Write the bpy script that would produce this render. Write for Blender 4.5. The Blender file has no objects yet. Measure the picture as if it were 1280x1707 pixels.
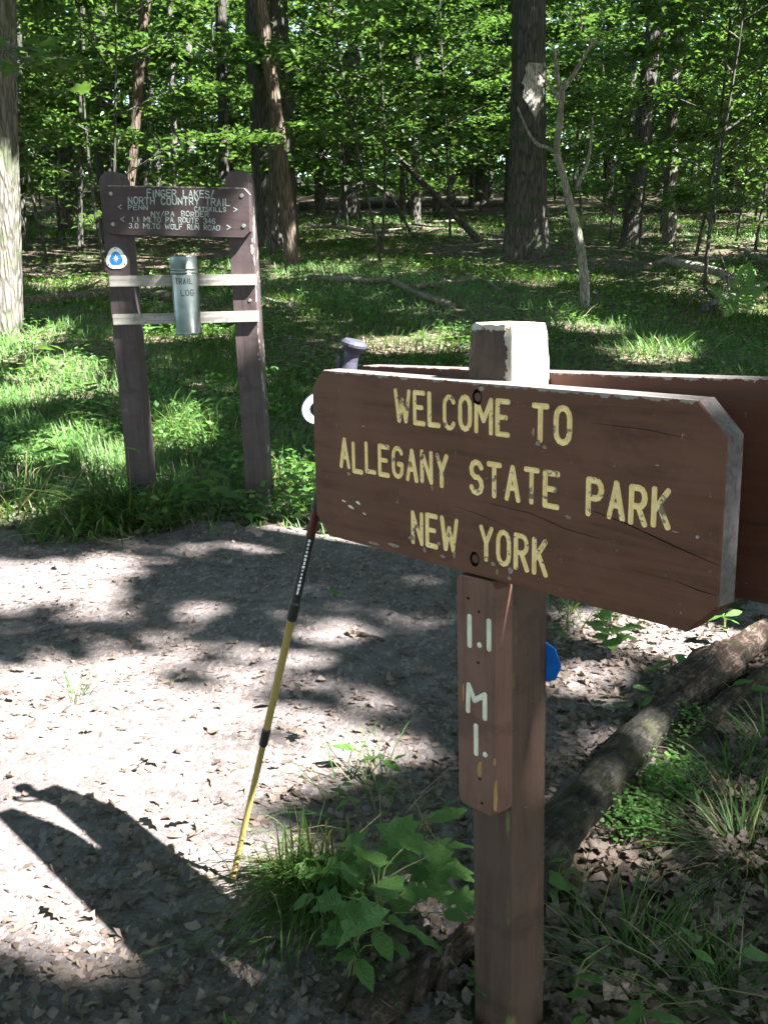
import bpy, math
import numpy as np
from mathutils import Vector, Matrix

rad = math.radians
# ------------------------------------------------------------------ camera, sky, sun, exposure
scene = bpy.context.scene
CAM_H, PITCH, FOC = 1.33, rad(13.9887), 1700.0 / 1707.0
cam_data = bpy.data.cameras.new('camera')
cam = bpy.data.objects.new('camera', cam_data)
scene.collection.objects.link(cam)
cam.location = (0, 0, CAM_H)
cam.rotation_euler = (rad(90) - PITCH, 0, 0)
cam_data.sensor_fit = 'VERTICAL'
cam_data.sensor_height = 24.0
cam_data.lens = 24.0 * FOC
cam_data.clip_start = 0.05
cam_data.clip_end = 600
scene.camera = cam

SUN_AZ, SUN_EL = rad(30.3), rad(49.2)
SD = np.array([math.cos(SUN_AZ) * math.cos(SUN_EL), -math.sin(SUN_AZ) * math.cos(SUN_EL), math.sin(SUN_EL)])
world = bpy.data.worlds.new('World')
scene.world = world
world.use_nodes = True
wn = world.node_tree
wn.nodes.clear()
sky = wn.nodes.new('ShaderNodeTexSky')
sky.sky_type = 'NISHITA'
sky.sun_disc = False
sky.sun_elevation = SUN_EL
sky.sun_rotation = math.atan2(SD[0], SD[1])
bg = wn.nodes.new('ShaderNodeBackground')
bg.inputs['Strength'].default_value = 0.085
wo = wn.nodes.new('ShaderNodeOutputWorld')
wn.links.new(sky.outputs[0], bg.inputs[0])
wn.links.new(bg.outputs[0], wo.inputs[0])
sun_l = bpy.data.lights.new('sun', 'SUN')
sun_l.energy = 5.0
sun_l.angle = rad(0.53)
sun_l.color = (1.0, 0.96, 0.9)
sun = bpy.data.objects.new('sun', sun_l)
sun.rotation_euler = Vector(SD).to_track_quat('Z', 'Y').to_euler()
scene.collection.objects.link(sun)
vs = scene.view_settings
vs.view_transform = 'Standard'
vs.look = 'None'
vs.gamma = 1
vs.exposure = 3.22
vs.use_curve_mapping = False
cy = scene.cycles
cy.max_bounces = 6
cy.diffuse_bounces = 3
cy.glossy_bounces = 2
cy.transmission_bounces = 4
cy.use_adaptive_sampling = True
cy.adaptive_threshold = 0.025
cy.caustics_reflective = False
cy.caustics_refractive = False
cy.use_denoising = True
cy.sample_clamp_indirect = 6.0

# ------------------------------------------------------------------ helpers
COL = scene.collection
rng = np.random.default_rng(7)


def gz(x, y):
    """Height of the forest floor."""
    x = np.asarray(x, float); y = np.asarray(y, float)
    s = 1.6
    sp = s * np.logaddexp(0, (y - 7.2) / s)
    z = 0.1 * sp - 0.06 * 4 * np.logaddexp(0, (y - 85) / 4)
    k = 1 / (1 + np.exp(-(y - 6.5) / 0.8))
    z = z + k * (0.05 * np.sin(x * 0.9 + y * 0.5) + 0.06 * np.sin(x * 0.33 - y * 0.42 + 1) + 0.02 * np.sin(x * 2.3 + 1.3 * y))
    z = z + 0.006 * np.sin(x * 3.1 + 0.4) * np.sin(y * 2.7 + 1.1) + 0.004 * np.sin(x * 7.3 + y * 5.1)
    z = z + 0.05 * np.exp(-((x - .24) ** 2 + (y - 1.55) ** 2) / .07)
    return z


def gzf(x, y):
    return float(gz(x, y))


def ray(u, v):
    x = (u - 640) / 1700.0; y = -(v - 853.5) / 1700.0
    c, s = math.cos(PITCH), math.sin(PITCH)
    return np.array([x, c + y * s, -s + y * c])


def at_depth(u, v, Y):
    d = ray(u, v)
    return np.array([0, 0, CAM_H]) + d * (Y / d[1])


def ground(u, v, dz=0.0):
    """Point of the floor (raised by dz) that a line of sight meets."""
    d = ray(u, v)
    o = np.array([0, 0, CAM_H])
    t = 0.8
    last = 0.8
    while t < 80:
        p = o + d * t
        if p[2] <= gzf(p[0], p[1]) + dz:
            lo, hi = last, t
            for _ in range(30):
                m = (lo + hi) / 2
                p = o + d * m
                if p[2] <= gzf(p[0], p[1]) + dz:
                    hi = m
                else:
                    lo = m
            return o + d * hi
        last = t
        t *= 1.01
    return o + d * 60


def scale_at(p):
    """metres per photograph pixel at a point"""
    return (p[1] * math.cos(PITCH) - (p[2] - CAM_H) * math.sin(PITCH)) / 1700.0


def pixel(P):
    d = np.asarray(P, float) - np.array([0, 0, CAM_H])
    zc = d[1] * math.cos(PITCH) - d[2] * math.sin(PITCH); yc = d[1] * math.sin(PITCH) + d[2] * math.cos(PITCH)
    return 640 + 1700 * d[0] / zc, 853.5 - 1700 * yc / zc


ORD = ['closest', 'second closest', 'third closest', 'fourth closest', 'fifth closest', 'sixth closest', 'seventh closest', 'eighth closest', 'ninth closest', 'tenth closest', 'eleventh closest', 'twelfth closest', 'thirteenth closest', 'fourteenth closest', 'fifteenth closest']


def label_near(objs, marks, phrase):
    """objs: [(object, (u, v))]; each gets a label by the landmark it lies nearest to, and its rank there"""
    sets = {}
    for o, (u, v) in objs:
        nm, mu, mv = min(marks, key=lambda m: (m[1] - u) ** 2 + (m[2] - v) ** 2)
        dx, dy = u - mu, v - mv
        rel_ = ('right of' if dx > 0 else 'left of') if abs(dx) >= abs(dy) else ('below' if dy > 0 else 'above')
        sets.setdefault((nm, rel_), []).append((dx * dx + dy * dy, o))
    for (nm, rel_), L in sets.items():
        L.sort(key=lambda a: a[0])
        for i, (_, o) in enumerate(L):
            o['label'] = '%s %s %s%s' % (phrase, rel_, nm, '' if len(L) == 1 else ', %s to it' % ORD[min(i, 14)])


def tag(o, label=None, cat=None, group=None, kind=None):
    if label: o['label'] = label
    if cat: o['category'] = cat
    if group: o['group'] = group
    if kind: o['kind'] = kind
    return o


def thing(name, loc, label, cat, group=None):
    o = bpy.data.objects.new(name, None)
    o.empty_display_size = 0.1
    o.location = loc
    COL.objects.link(o)
    return tag(o, label, cat, group)


def link(name, me, parent=None, loc=(0, 0, 0)):
    o = bpy.data.objects.new(name, me)
    o.location = loc
    o.parent = parent
    COL.objects.link(o)
    return o


def mesh(name, V, F, mats, tone=None, smooth=False, mi=None):
    """V (n,3); F: list of index tuples or an (m,k) array."""
    V = np.asarray(V, np.float32)
    me = bpy.data.meshes.new(name)
    if isinstance(F, np.ndarray):
        F = [F] if F.ndim == 2 else F
        tot = sum(len(f) for f in F)
        flat = np.concatenate([f.ravel() for f in F]).astype(np.int32)
        size = np.concatenate([np.full(len(f), f.shape[1]) for f in F]).astype(np.int32)
        me.vertices.add(len(V)); me.vertices.foreach_set('co', V.ravel())
        me.loops.add(len(flat)); me.loops.foreach_set('vertex_index', flat)
        me.polygons.add(tot)
        st = np.concatenate([[0], np.cumsum(size)[:-1]]).astype(np.int32)
        me.polygons.foreach_set('loop_start', st)
        me.polygons.foreach_set('loop_total', size)
        me.update(calc_edges=True)
    else:
        me.from_pydata([tuple(map(float, v)) for v in V], [], [tuple(map(int, f)) for f in F])
    for m in (mats if isinstance(mats, (list, tuple)) else [mats]):
        me.materials.append(m)
    if mi is not None:
        me.polygons.foreach_set('material_index', np.asarray(mi, np.int32))
    if smooth:
        me.polygons.foreach_set('use_smooth', np.ones(len(me.polygons), bool))
    if tone is not None:
        a = me.attributes.new('tone', 'FLOAT', 'FACE')
        a.data.foreach_set('value', np.asarray(tone, np.float32))
    me.update()
    return me


def join(parts):
    """[(V, F list)] -> one V, F"""
    Vs, Fs, n = [], [], 0
    for V, F in parts:
        V = np.asarray(V, float)
        Vs.append(V)
        Fs += [tuple(i + n for i in f) for f in F]
        n += len(V)
    return np.concatenate(Vs), Fs


def box(sx, sy, sz, c=(0, 0, 0)):
    x, y, z = sx / 2, sy / 2, sz / 2
    V = np.array([(-x, -y, -z), (x, -y, -z), (x, y, -z), (-x, y, -z), (-x, -y, z), (x, -y, z), (x, y, z), (-x, y, z)]) + np.array(c)
    F = [(0, 3, 2, 1), (4, 5, 6, 7), (0, 1, 5, 4), (1, 2, 6, 5), (2, 3, 7, 6), (3, 0, 4, 7)]
    return V, F


def tube(P, R, n=8, cap=True, rough=None):
    """Tapered tube along points P with radii R. rough(i, ang) -> radius factor."""
    P = np.asarray(P, float); R = np.broadcast_to(np.asarray(R, float), (len(P),))
    T = np.gradient(P, axis=0)
    T /= np.linalg.norm(T, axis=1)[:, None] + 1e-12
    up = np.array([0, 0, 1.0]) if abs(T[0][2]) < 0.8 else np.array([1.0, 0, 0])
    V = []
    ang = np.arange(n) * 2 * math.pi / n
    for i in range(len(P)):
        s = np.cross(up, T[i]); s /= np.linalg.norm(s) + 1e-12
        w = np.cross(T[i], s)
        up = w if abs(T[0][2]) < 0.8 else np.cross(T[i], s) * 0 + up
        f = np.ones(n) if rough is None else rough(i, ang)
        V.append(P[i] + (np.cos(ang) * f * R[i])[:, None] * s + (np.sin(ang) * f * R[i])[:, None] * w)
    V = np.concatenate(V)
    F = []
    for i in range(len(P) - 1):
        for k in range(n):
            k2 = (k + 1) % n
            F.append((i * n + k, i * n + k2, (i + 1) * n + k2, (i + 1) * n + k))
    if cap:
        F.append(tuple(range(n - 1, -1, -1)))
        F.append(tuple(range((len(P) - 1) * n, len(P) * n)))
    return V, F


def curve(P, n):
    """n points of a smooth line through P"""
    P = np.asarray(P, float)
    if len(P) == 2:
        t = np.linspace(0, 1, n)[:, None]
        return P[0] * (1 - t) + P[1] * t
    Q = np.concatenate([[2 * P[0] - P[1]], P, [2 * P[-1] - P[-2]]])
    out = []
    for t in np.linspace(0, len(P) - 1, n):
        i = min(int(t), len(P) - 2); f = t - i
        a, b, c, d = Q[i], Q[i + 1], Q[i + 2], Q[i + 3]
        out.append(0.5 * ((2 * b) + (c - a) * f + (2 * a - 5 * b + 4 * c - d) * f * f + (3 * b - a - 3 * c + d) * f ** 3))
    return np.array(out)


# ------------------------------------------------------------------ materials
class N:
    """tiny node-tree writer"""
    def __init__(self, name):
        self.m = bpy.data.materials.new(name)
        self.m.use_nodes = True
        self.t = self.m.node_tree
        self.b = self.t.nodes['Principled BSDF']
        self.o = self.t.nodes['Material Output']

    def n(self, typ, **kw):
        nd = self.t.nodes.new(typ)
        for k, v in kw.items():
            if k in nd.inputs: nd.inputs[k].default_value = v
            else: setattr(nd, k, v)
        return nd

    def l(self, a, b): self.t.links.new(a, b)

    def coord(self, scale=(1, 1, 1), loc=(0, 0, 0), world=False):
        if world:
            g = self.n('ShaderNodeNewGeometry').outputs['Position']
        else:
            g = self.n('ShaderNodeTexCoord').outputs['Object']
        mp = self.n('ShaderNodeMapping')
        mp.inputs['Scale'].default_value = scale
        mp.inputs['Location'].default_value = loc
        self.l(g, mp.inputs[0])
        return mp.outputs[0]

    def noise(self, co, scale, detail=4, rough=0.55, dist=0.0):
        nd = self.n('ShaderNodeTexNoise')
        nd.inputs['Scale'].default_value = scale
        nd.inputs['Detail'].default_value = detail
        nd.inputs['Roughness'].default_value = rough
        nd.inputs['Distortion'].default_value = dist
        self.l(co, nd.inputs['Vector'])
        return nd.outputs['Fac']

    def ramp(self, fac, stops, interp='LINEAR'):
        r = self.n('ShaderNodeValToRGB')
        r.color_ramp.interpolation = interp
        e = r.color_ramp.elements
        while len(e) < len(stops): e.new(0.5)
        for i, (p, c) in enumerate(stops):
            e[i].position = p
            e[i].color = (*c, 1) if len(c) == 3 else c
        self.l(fac, r.inputs[0])
        return r.outputs[0]

    def step(self, fac, a, b):
        r = self.n('ShaderNodeMapRange')
        r.interpolation_type = 'SMOOTHSTEP'
        r.inputs[1].default_value = a
        r.inputs[2].default_value = b
        self.l(fac, r.inputs[0])
        return r.outputs[0]

    def mix(self, fac, a, b):
        mx = self.n('ShaderNodeMix', data_type='RGBA')
        for v, i in ((fac, 0), (a, 6), (b, 7)):
            if isinstance(v, (tuple, list)): mx.inputs[i].default_value = (*v, 1)
            elif isinstance(v, (int, float)): mx.inputs[i].default_value = v
            else: self.l(v, mx.inputs[i])
        return mx.outputs[2]

    def math(self, op, a, b=None, c=None):
        nd = self.n('ShaderNodeMath', operation=op)
        for i, v in enumerate((a, b, c)):
            if v is None: continue
            if isinstance(v, (int, float)): nd.inputs[i].default_value = v
            else: self.l(v, nd.inputs[i])
        return nd.outputs[0]

    def sep(self, co):
        s = self.n('ShaderNodeSeparateXYZ')
        self.l(co, s.inputs[0])
        return s.outputs

    def bump(self, h, strength, dist):
        b = self.n('ShaderNodeBump')
        b.inputs['Strength'].default_value = strength
        b.inputs['Distance'].default_value = dist
        self.l(h, b.inputs['Height'])
        self.l(b.outputs[0], self.b.inputs['Normal'])
        return b.outputs[0]

    def out(self, col=None, rough=0.8, spec=0.3, metal=0.0):
        if col is not None:
            if isinstance(col, (tuple, list)): self.b.inputs['Base Color'].default_value = (*col, 1)
            else: self.l(col, self.b.inputs['Base Color'])
        if isinstance(rough, (int, float)): self.b.inputs['Roughness'].default_value = rough
        else: self.l(rough, self.b.inputs['Roughness'])
        self.b.inputs['Specular IOR Level'].default_value = spec
        self.b.inputs['Metallic'].default_value = metal
        return self.m


def plain(name, col, rough=0.6, spec=0.3, metal=0.0, var=0.25, scale=30):
    k = N(name)
    f = k.noise(k.coord(), scale)
    c = k.ramp(f, [(0.3, tuple(x * (1 - var) for x in col)), (0.7, tuple(min(1, x * (1 + var)) for x in col))])
    k.bump(f, 0.15, 0.002)
    return k.out(c, rough, spec, metal)


def leaf_mat(name, dark, light, transl=0.45, rough=0.45, spot=None, veins=False):
    k = N(name)
    at = k.n('ShaderNodeAttribute', attribute_name='tone')
    oi = k.n('ShaderNodeObjectInfo')
    f = k.math('ADD', at.outputs['Fac'], k.math('MULTIPLY', k.math('SUBTRACT', oi.outputs['Random'], 0.5), 0.35))
    c = k.ramp(f, [(0.0, dark), (0.75, light), (1.0, tuple(min(1, x * 1.25) for x in light))])
    if spot:
        nz = k.noise(k.coord(), 55, 3)
        c = k.mix(k.step(nz, 0.66, 0.72), c, spot)
    nv = k.noise(k.coord(), 14, 4, 0.6)
    c = k.mix(k.math('MULTIPLY', k.step(nv, 0.35, 0.7), 0.35), c, tuple(x * 0.55 for x in light)) if veins else c
    if veins: k.bump(nv, 0.5, 0.02)
    k.out(c, rough, 0.35)
    tr = k.n('ShaderNodeBsdfTranslucent')
    tc = k.mix(0.5, c, (light[0] * 1.3, light[1] * 1.2, light[2] * 0.4))
    k.l(tc, tr.inputs[0])
    ms = k.n('ShaderNodeMixShader')
    ms.inputs[0].default_value = transl
    k.l(k.b.outputs[0], ms.inputs[1]); k.l(tr.outputs[0], ms.inputs[2]); k.l(ms.outputs[0], k.o.inputs[0])
    return k.m


def bark_mat(name, dark, light, moss=None, scale=1.0):
    k = N(name)
    co = k.coord((9 * scale, 9 * scale, 1.6 * scale))
    f = k.noise(co, 2.4, 6, 0.65, 0.4)
    v = k.n('ShaderNodeTexVoronoi', feature='DISTANCE_TO_EDGE')
    v.inputs['Scale'].default_value = 1.7
    k.l(co, v.inputs['Vector'])
    h = k.math('ADD', f, k.math('MULTIPLY', k.step(v.outputs[0], 0.0, 0.25), 0.6))
    big = k.noise(k.coord((1, 1, 0.5), world=True), 1.3, 3)
    c = k.ramp(h, [(0.35, dark), (0.95, light)])
    c = k.mix(k.math('MULTIPLY', big, 0.5), c, tuple(x * 0.6 for x in light))
    if moss:
        c = k.mix(k.step(k.noise(k.coord((1, 1, 1)), 3.1, 5), 0.5, 0.68), c, moss)
    k.bump(h, 0.9, 0.03)
    return k.out(c, 0.9, 0.15)


M_bark = bark_mat('bark_grey', (0.02, 0.019, 0.018), (0.105, 0.1, 0.092), (0.05, 0.065, 0.035))
M_bark_pale = bark_mat('bark_pale', (0.035, 0.034, 0.03), (0.19, 0.18, 0.16), (0.075, 0.09, 0.055), 1.4)
M_bark_brown = bark_mat('bark_brown', (0.035, 0.028, 0.022), (0.14, 0.112, 0.088))
M_deadwood = bark_mat('dead_wood', (0.07, 0.055, 0.045), (0.26, 0.22, 0.185), (0.09, 0.1, 0.055), 1.6)
M_palewood = bark_mat('pale_dead_wood', (0.1, 0.095, 0.08), (0.34, 0.32, 0.28), (0.12, 0.14, 0.09), 2.0)
M_scar = bark_mat('scar_wood', (0.1, 0.09, 0.08), (0.5, 0.47, 0.43), None, 1.6)
M_rotten = bark_mat('rotten_wood', (0.012, 0.01, 0.009), (0.12, 0.09, 0.07), (0.05, 0.06, 0.025), 2.2)
def rot_mat(name, dark, mid, light, moss, ang=0.0):
    """weathered wood with grain running at ang in the ground plane"""
    k = N(name)
    mp = k.n('ShaderNodeMapping')
    mp.inputs['Rotation'].default_value = (0, 0, -ang)
    k.l(k.coord(), mp.inputs[0])
    m2 = k.n('ShaderNodeMapping')
    m2.inputs['Scale'].default_value = (0.16, 1, 1)
    k.l(mp.outputs[0], m2.inputs[0])
    a = k.noise(k.coord(), 16, 6, 0.7, 0.3)
    b = k.noise(m2.outputs[0], 95, 6, 0.75, 0.3)
    h = k.math('ADD', a, k.math('MULTIPLY', b, 0.75))
    c = k.ramp(h, [(0.62, dark), (0.88, mid), (1.0, light)])
    c = k.mix(k.math('MULTIPLY', k.step(k.noise(k.coord(loc=(5, 2, 1)), 9, 5), 0.52, 0.66), 0.7), c, moss)
    k.bump(h, 1.0, 0.02)
    return k.out(c, 0.92, 0.15)


M_rot2 = rot_mat('rotten_log_wood', (0.012, 0.01, 0.009), (0.07, 0.05, 0.04), (0.2, 0.155, 0.13), (0.05, 0.045, 0.025), 0.95)
M_logwood = rot_mat('log_surface', (0.007, 0.007, 0.007), (0.034, 0.033, 0.028), (0.085, 0.078, 0.066), (0.045, 0.05, 0.022), 0.95)
M_logbark_old = bark_mat('log_bark', (0.018, 0.017, 0.015), (0.13, 0.12, 0.1), (0.085, 0.09, 0.04), 2.0)
M_canopy = leaf_mat('canopy_leaf', (0.035, 0.07, 0.015), (0.08, 0.14, 0.025), 0.35)
M_under = leaf_mat('understory_leaf', (0.028, 0.078, 0.024), (0.09, 0.175, 0.045), 0.45, 0.3)
M_fresh = leaf_mat('fresh_leaf', (0.05, 0.15, 0.035), (0.12, 0.25, 0.06), 0.38, 0.45, (0.14, 0.16, 0.05), True)
M_shadeleaf = leaf_mat('shade_leaf', (0.06, 0.165, 0.04), (0.13, 0.27, 0.07), 0.42, 0.4, (0.12, 0.15, 0.05), True)
M_grass = leaf_mat('grass_blade', (0.026, 0.08, 0.018), (0.085, 0.17, 0.04), 0.4, 0.5)
M_drygrass = leaf_mat('dry_grass', (0.16, 0.15, 0.07), (0.34, 0.3, 0.16), 0.3, 0.6)
M_litter = leaf_mat('dead_leaf', (0.055, 0.04, 0.033), (0.26, 0.205, 0.178), 0.1, 0.7, None, True)
M_stem = plain('plant_stem', (0.13, 0.16, 0.06))
M_twig = plain('twig_wood', (0.16, 0.13, 0.11), 0.85)


def ground_mat():
    k = N('forest_floor')
    co = k.coord(world=True)
    f = k.noise(co, 9, 6, 0.7)
    v = k.n('ShaderNodeTexVoronoi')
    v.inputs['Scale'].default_value = 22
    k.l(co, v.inputs['Vector'])
    vs_ = k.sep(v.outputs['Color'])
    c = k.ramp(f, [(0.3, (0.03, 0.023, 0.018)), (0.7, (0.11, 0.085, 0.068))])
    c = k.mix(k.math('MULTIPLY', k.step(vs_[0], 0.55, 0.6), 0.8), c, (0.19, 0.15, 0.12))
    g = k.noise(co, 0.8, 4)
    c = k.mix(k.math('MULTIPLY', k.step(g, 0.42, 0.6), 0.55), c, (0.035, 0.06, 0.018))
    k.bump(k.math('ADD', f, k.math('MULTIPLY', vs_[0], 0.4)), 0.7, 0.03)
    return k.out(c, 0.95, 0.1)


def path_mat():
    k = N('trodden_soil')
    co = k.coord(world=True)
    big = k.noise(co, 1.6, 3, 0.5)
    f = k.noise(co, 11, 9, 0.78)
    g = k.noise(co, 75, 5, 0.7, 0.6)
    c = k.ramp(f, [(0.3, (0.08, 0.066, 0.065)), (0.5, (0.185, 0.161, 0.16)), (0.72, (0.31, 0.277, 0.275))])
    c = k.mix(k.math('MULTIPLY', k.step(big, 0.5, 0.68), 0.5), c, (0.135, 0.117, 0.118))
    c = k.mix(k.step(g, 0.6, 0.66), c, (0.36, 0.325, 0.325))
    c = k.mix(k.step(g, 0.40, 0.35), c, (0.065, 0.054, 0.053))
    v = k.n('ShaderNodeTexVoronoi')
    v.inputs['Scale'].default_value = 85
    d = k.n('ShaderNodeMapping')
    d.inputs['Rotation'].default_value = (0, 0, 0.7)
    d.inputs['Scale'].default_value = (1, 0.45, 1)
    k.l(co, d.inputs[0]); k.l(d.outputs[0], v.inputs['Vector'])
    s = k.sep(v.outputs['Color'])
    c = k.mix(k.math('MULTIPLY', k.step(s[1], 0.84, 0.86), 0.7), c, (0.3, 0.27, 0.265))
    hs = k.math('ADD', k.math('ADD', f, k.math('MULTIPLY', g, 0.5)), k.math('MULTIPLY', k.step(s[1], 0.84, 0.86), 0.15))
    k.bump(hs, 1.0, 0.022)
    return k.out(c, 0.95, 0.12)


M_ground = ground_mat()
M_path = path_mat()


def paint_mat(name, base, bare=(0.3, 0.27, 0.24), wear=0.0, algae=False, top=None, right=None, grain_axis='X', scr=0.02, corner=None):
    """Old brown paint on wood. top: local Z above which it has worn off; right: the same for local X."""
    k = N(name)
    gs = (3, 40, 40) if grain_axis == 'X' else (40, 40, 3)
    gr = k.noise(k.coord(gs), 1.0, 7, 0.7, 0.5)
    big = k.noise(k.coord(), 9, 4)
    c = k.ramp(gr, [(0.3, tuple(x * 0.5 for x in base)), (0.46, base), (0.72, tuple(x * 1.35 for x in base))])
    c = k.mix(k.math('MULTIPLY', k.step(big, 0.42, 0.7), 0.6), c, tuple(x * y for x, y in zip(base, (1.35, 1.45, 1.6))))
    c = k.mix(k.math('MULTIPLY', k.step(k.noise(k.coord((1, 1, 2.2), (4, 2, 7)), 6, 5, 0.65), 0.52, 0.66), 0.5), c, tuple(x * 0.55 for x in base))
    fine = k.noise(k.coord((2.5, 1, 1) if grain_axis == 'X' else (1, 1, 2.5)), 46, 5, 0.7)
    chips = k.step(fine, 0.70 - scr, 0.735 - scr)
    m = chips
    xyz = k.sep(k.coord())
    jag = k.math('MULTIPLY', k.math('SUBTRACT', k.noise(k.coord(), 38, 5, 0.7), 0.5), 0.03)
    if top is not None:
        e = k.step(k.math('ADD', xyz[2], jag), top, top + 0.002)
        m = k.math('MAXIMUM', m, e)
    if right is not None:
        jb = k.math('MULTIPLY', k.math('SUBTRACT', k.noise(k.coord((1, 1, 0.4)), 22, 5, 0.7), 0.5), 0.12)
        e = k.step(k.math('ADD', xyz[0], jb), right, right + 0.003)
        m = k.math('MAXIMUM', m, e)
    if corner is not None:
        jc = k.math('MULTIPLY', k.math('SUBTRACT', k.noise(k.coord(), 45, 5, 0.75), 0.5), 0.05)
        e = k.math('MULTIPLY', k.step(k.math('ADD', xyz[0], jc), corner[1], corner[1] + 0.002), k.step(xyz[2], corner[0], corner[0] + 0.004))
        e = k.math('MAXIMUM', e, k.step(k.math('ADD', xyz[2], k.math('MULTIPLY', jc, 0.7)), corner[2], corner[2] + 0.002))
        m = k.math('MAXIMUM', m, e)
    barec = k.ramp(gr, [(0.3, tuple(x * 0.6 for x in bare)), (0.7, bare)])
    c = k.mix(m, c, barec)
    if algae:
        a = k.step(k.noise(k.coord((1, 1, 0.25)), 30, 4), 0.56, 0.66)
        edge = k.step(k.math('ABSOLUTE', k.math('ADD', xyz[0], -0.040)), 0.013, 0.003)
        edge2 = k.step(k.math('ABSOLUTE', k.math('ADD', xyz[1], 0.040)), 0.013, 0.003)
        a = k.math('MULTIPLY', a, k.math('MAXIMUM', k.math('MULTIPLY', edge, edge2), k.math('MULTIPLY', k.step(fine, 0.6, 0.66), 0.5)))
        c = k.mix(a, c, (0.15, 0.16, 0.055))
    h = k.math('SUBTRACT', k.math('MULTIPLY', gr, 0.5), k.math('MULTIPLY', m, 0.6))
    k.bump(h, 0.5, 0.0016)
    return k.out(c, 0.62, 0.3)


BROWN = (0.105, 0.042, 0.023)
M_board = paint_mat('sign_brown', BROWN, top=0.141, scr=0.045)
M_back = paint_mat('sign_brown_dark', (0.07, 0.026, 0.015), top=0.143)
M_post = paint_mat('post_brown', (0.068, 0.041, 0.03), bare=(0.5, 0.46, 0.4), algae=True, corner=(1.10, 0.03, 1.228), grain_axis='Z', scr=0.0)
M_plaque = paint_mat('plaque_brown', (0.135, 0.068, 0.05), bare=(0.4, 0.26, 0.13), grain_axis='Z', scr=0.0)
M_kpost = paint_mat('kiosk_brown', (0.056, 0.041, 0.042), bare=(0.45, 0.43, 0.4), grain_axis='Z', scr=0.01)
M_kpost_worn = paint_mat('kiosk_brown_worn', (0.056, 0.041, 0.042), bare=(0.5, 0.48, 0.45), grain_axis='Z', right=0.068, scr=0.02)
M_kboard = paint_mat('kiosk_board_brown', (0.045, 0.031, 0.033), bare=(0.34, 0.3, 0.26), top=0.1135, scr=0.0)


def weathered(name, a, b, axis='X', paint=None):
    k = N(name)
    gs = (4, 60, 60) if axis == 'X' else (60, 60, 4)
    gr = k.noise(k.coord(gs), 1.0, 6, 0.65, 0.2)
    c = k.ramp(gr, [(0.3, a), (0.7, b)])
    if paint:
        c = k.mix(k.step(k.noise(k.coord(), 45, 4), 0.56, 0.62), c, paint)
    k.bump(gr, 0.6, 0.002)
    return k.out(c, 0.85, 0.2)


M_edge = weathered('bare_edge_wood', (0.06, 0.054, 0.054), (0.16, 0.147, 0.15), 'X', (0.11, 0.1, 0.105))
M_rail = weathered('grey_rail_wood', (0.15, 0.14, 0.13), (0.42, 0.4, 0.37), 'X', (0.2, 0.19, 0.175))
M_cap = weathered('sawn_post_end', (0.42, 0.38, 0.33), (0.62, 0.58, 0.52), 'Z')


def yellow_mat():
    k = N('routed_yellow_paint')
    f = k.noise(k.coord(), 60, 5, 0.65)
    w = k.noise(k.coord(loc=(3, 1, 2)), 14, 3)
    c = k.ramp(f, [(0.3, (0.8, 0.58, 0.25)), (0.65, (0.95, 0.75, 0.41))])
    c = k.mix(k.step(k.math('ADD', f, k.math('MULTIPLY', w, 0.5)), 0.84, 0.9), c, (0.24, 0.19, 0.14))
    c = k.mix(k.step(k.noise(k.coord(loc=(7, 4, 2)), 85, 4), 0.68, 0.72), c, (0.09, 0.045, 0.03))
    return k.out(c, 0.7, 0.25)


M_yellow = yellow_mat()
M_crack = plain('crack_dark', (0.02, 0.012, 0.009), 0.9, 0.05)
M_cream = plain('plaque_cream_paint', (0.68, 0.64, 0.52), 0.6, var=0.15)
M_ktext = plain('kiosk_grey_paint', (0.27, 0.32, 0.31), 0.6, var=0.35, scale=60)
M_steel = plain('galvanised_steel', (0.2, 0.23, 0.228), 0.36, 0.5, 0.85, 0.2, 18)
M_bolt = plain('bolt_steel', (0.3, 0.3, 0.29), 0.45, 0.5, 0.7)
M_boltpaint = plain('bolt_painted', (0.09, 0.04, 0.026), 0.6)
M_black = plain('black_marker', (0.03, 0.03, 0.035), 0.6)
M_white = plain('badge_white', (0.8, 0.8, 0.8), 0.4, var=0.05)
M_blue = plain('badge_blue', (0.02, 0.2, 0.55), 0.4, var=0.08)
M_cloth_blue = plain('blue_tarpaulin', (0.01, 0.13, 0.5), 0.5, var=0.15)
M_poleyel = plain('pole_yellow', (0.31, 0.23, 0.075), 0.4, 0.4, 0.15, 0.12, 12)
M_poleblk = plain('pole_black', (0.018, 0.017, 0.017), 0.4, 0.4)
M_polered = plain('pole_red', (0.06, 0.009, 0.009), 0.4, 0.4)
M_grip = plain('grip_grey', (0.05, 0.05, 0.075), 0.55, 0.3)
M_strap = plain('strap_white', (0.6, 0.6, 0.62), 0.8, 0.1, var=0.08)
M_strapedge = plain('strap_navy', (0.025, 0.025, 0.05), 0.8, 0.1)
M_stone = plain('stone_grey', (0.3, 0.27, 0.25), 0.9, 0.1, var=0.35, scale=25)

# ------------------------------------------------------------------ the ground
def grade(a, b, lo, hi, fine, coarse):
    """coordinates from a to b, fine between lo and hi"""
    c = list(np.arange(lo, hi, fine)) + [hi]
    s = fine; x = hi
    while x < b:
        s = min(s * 1.18, coarse); x += s; c.append(x)
    s = fine; x = lo
    while x > a:
        s = min(s * 1.18, coarse); x -= s; c.insert(0, x)
    return np.array(c)


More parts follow.
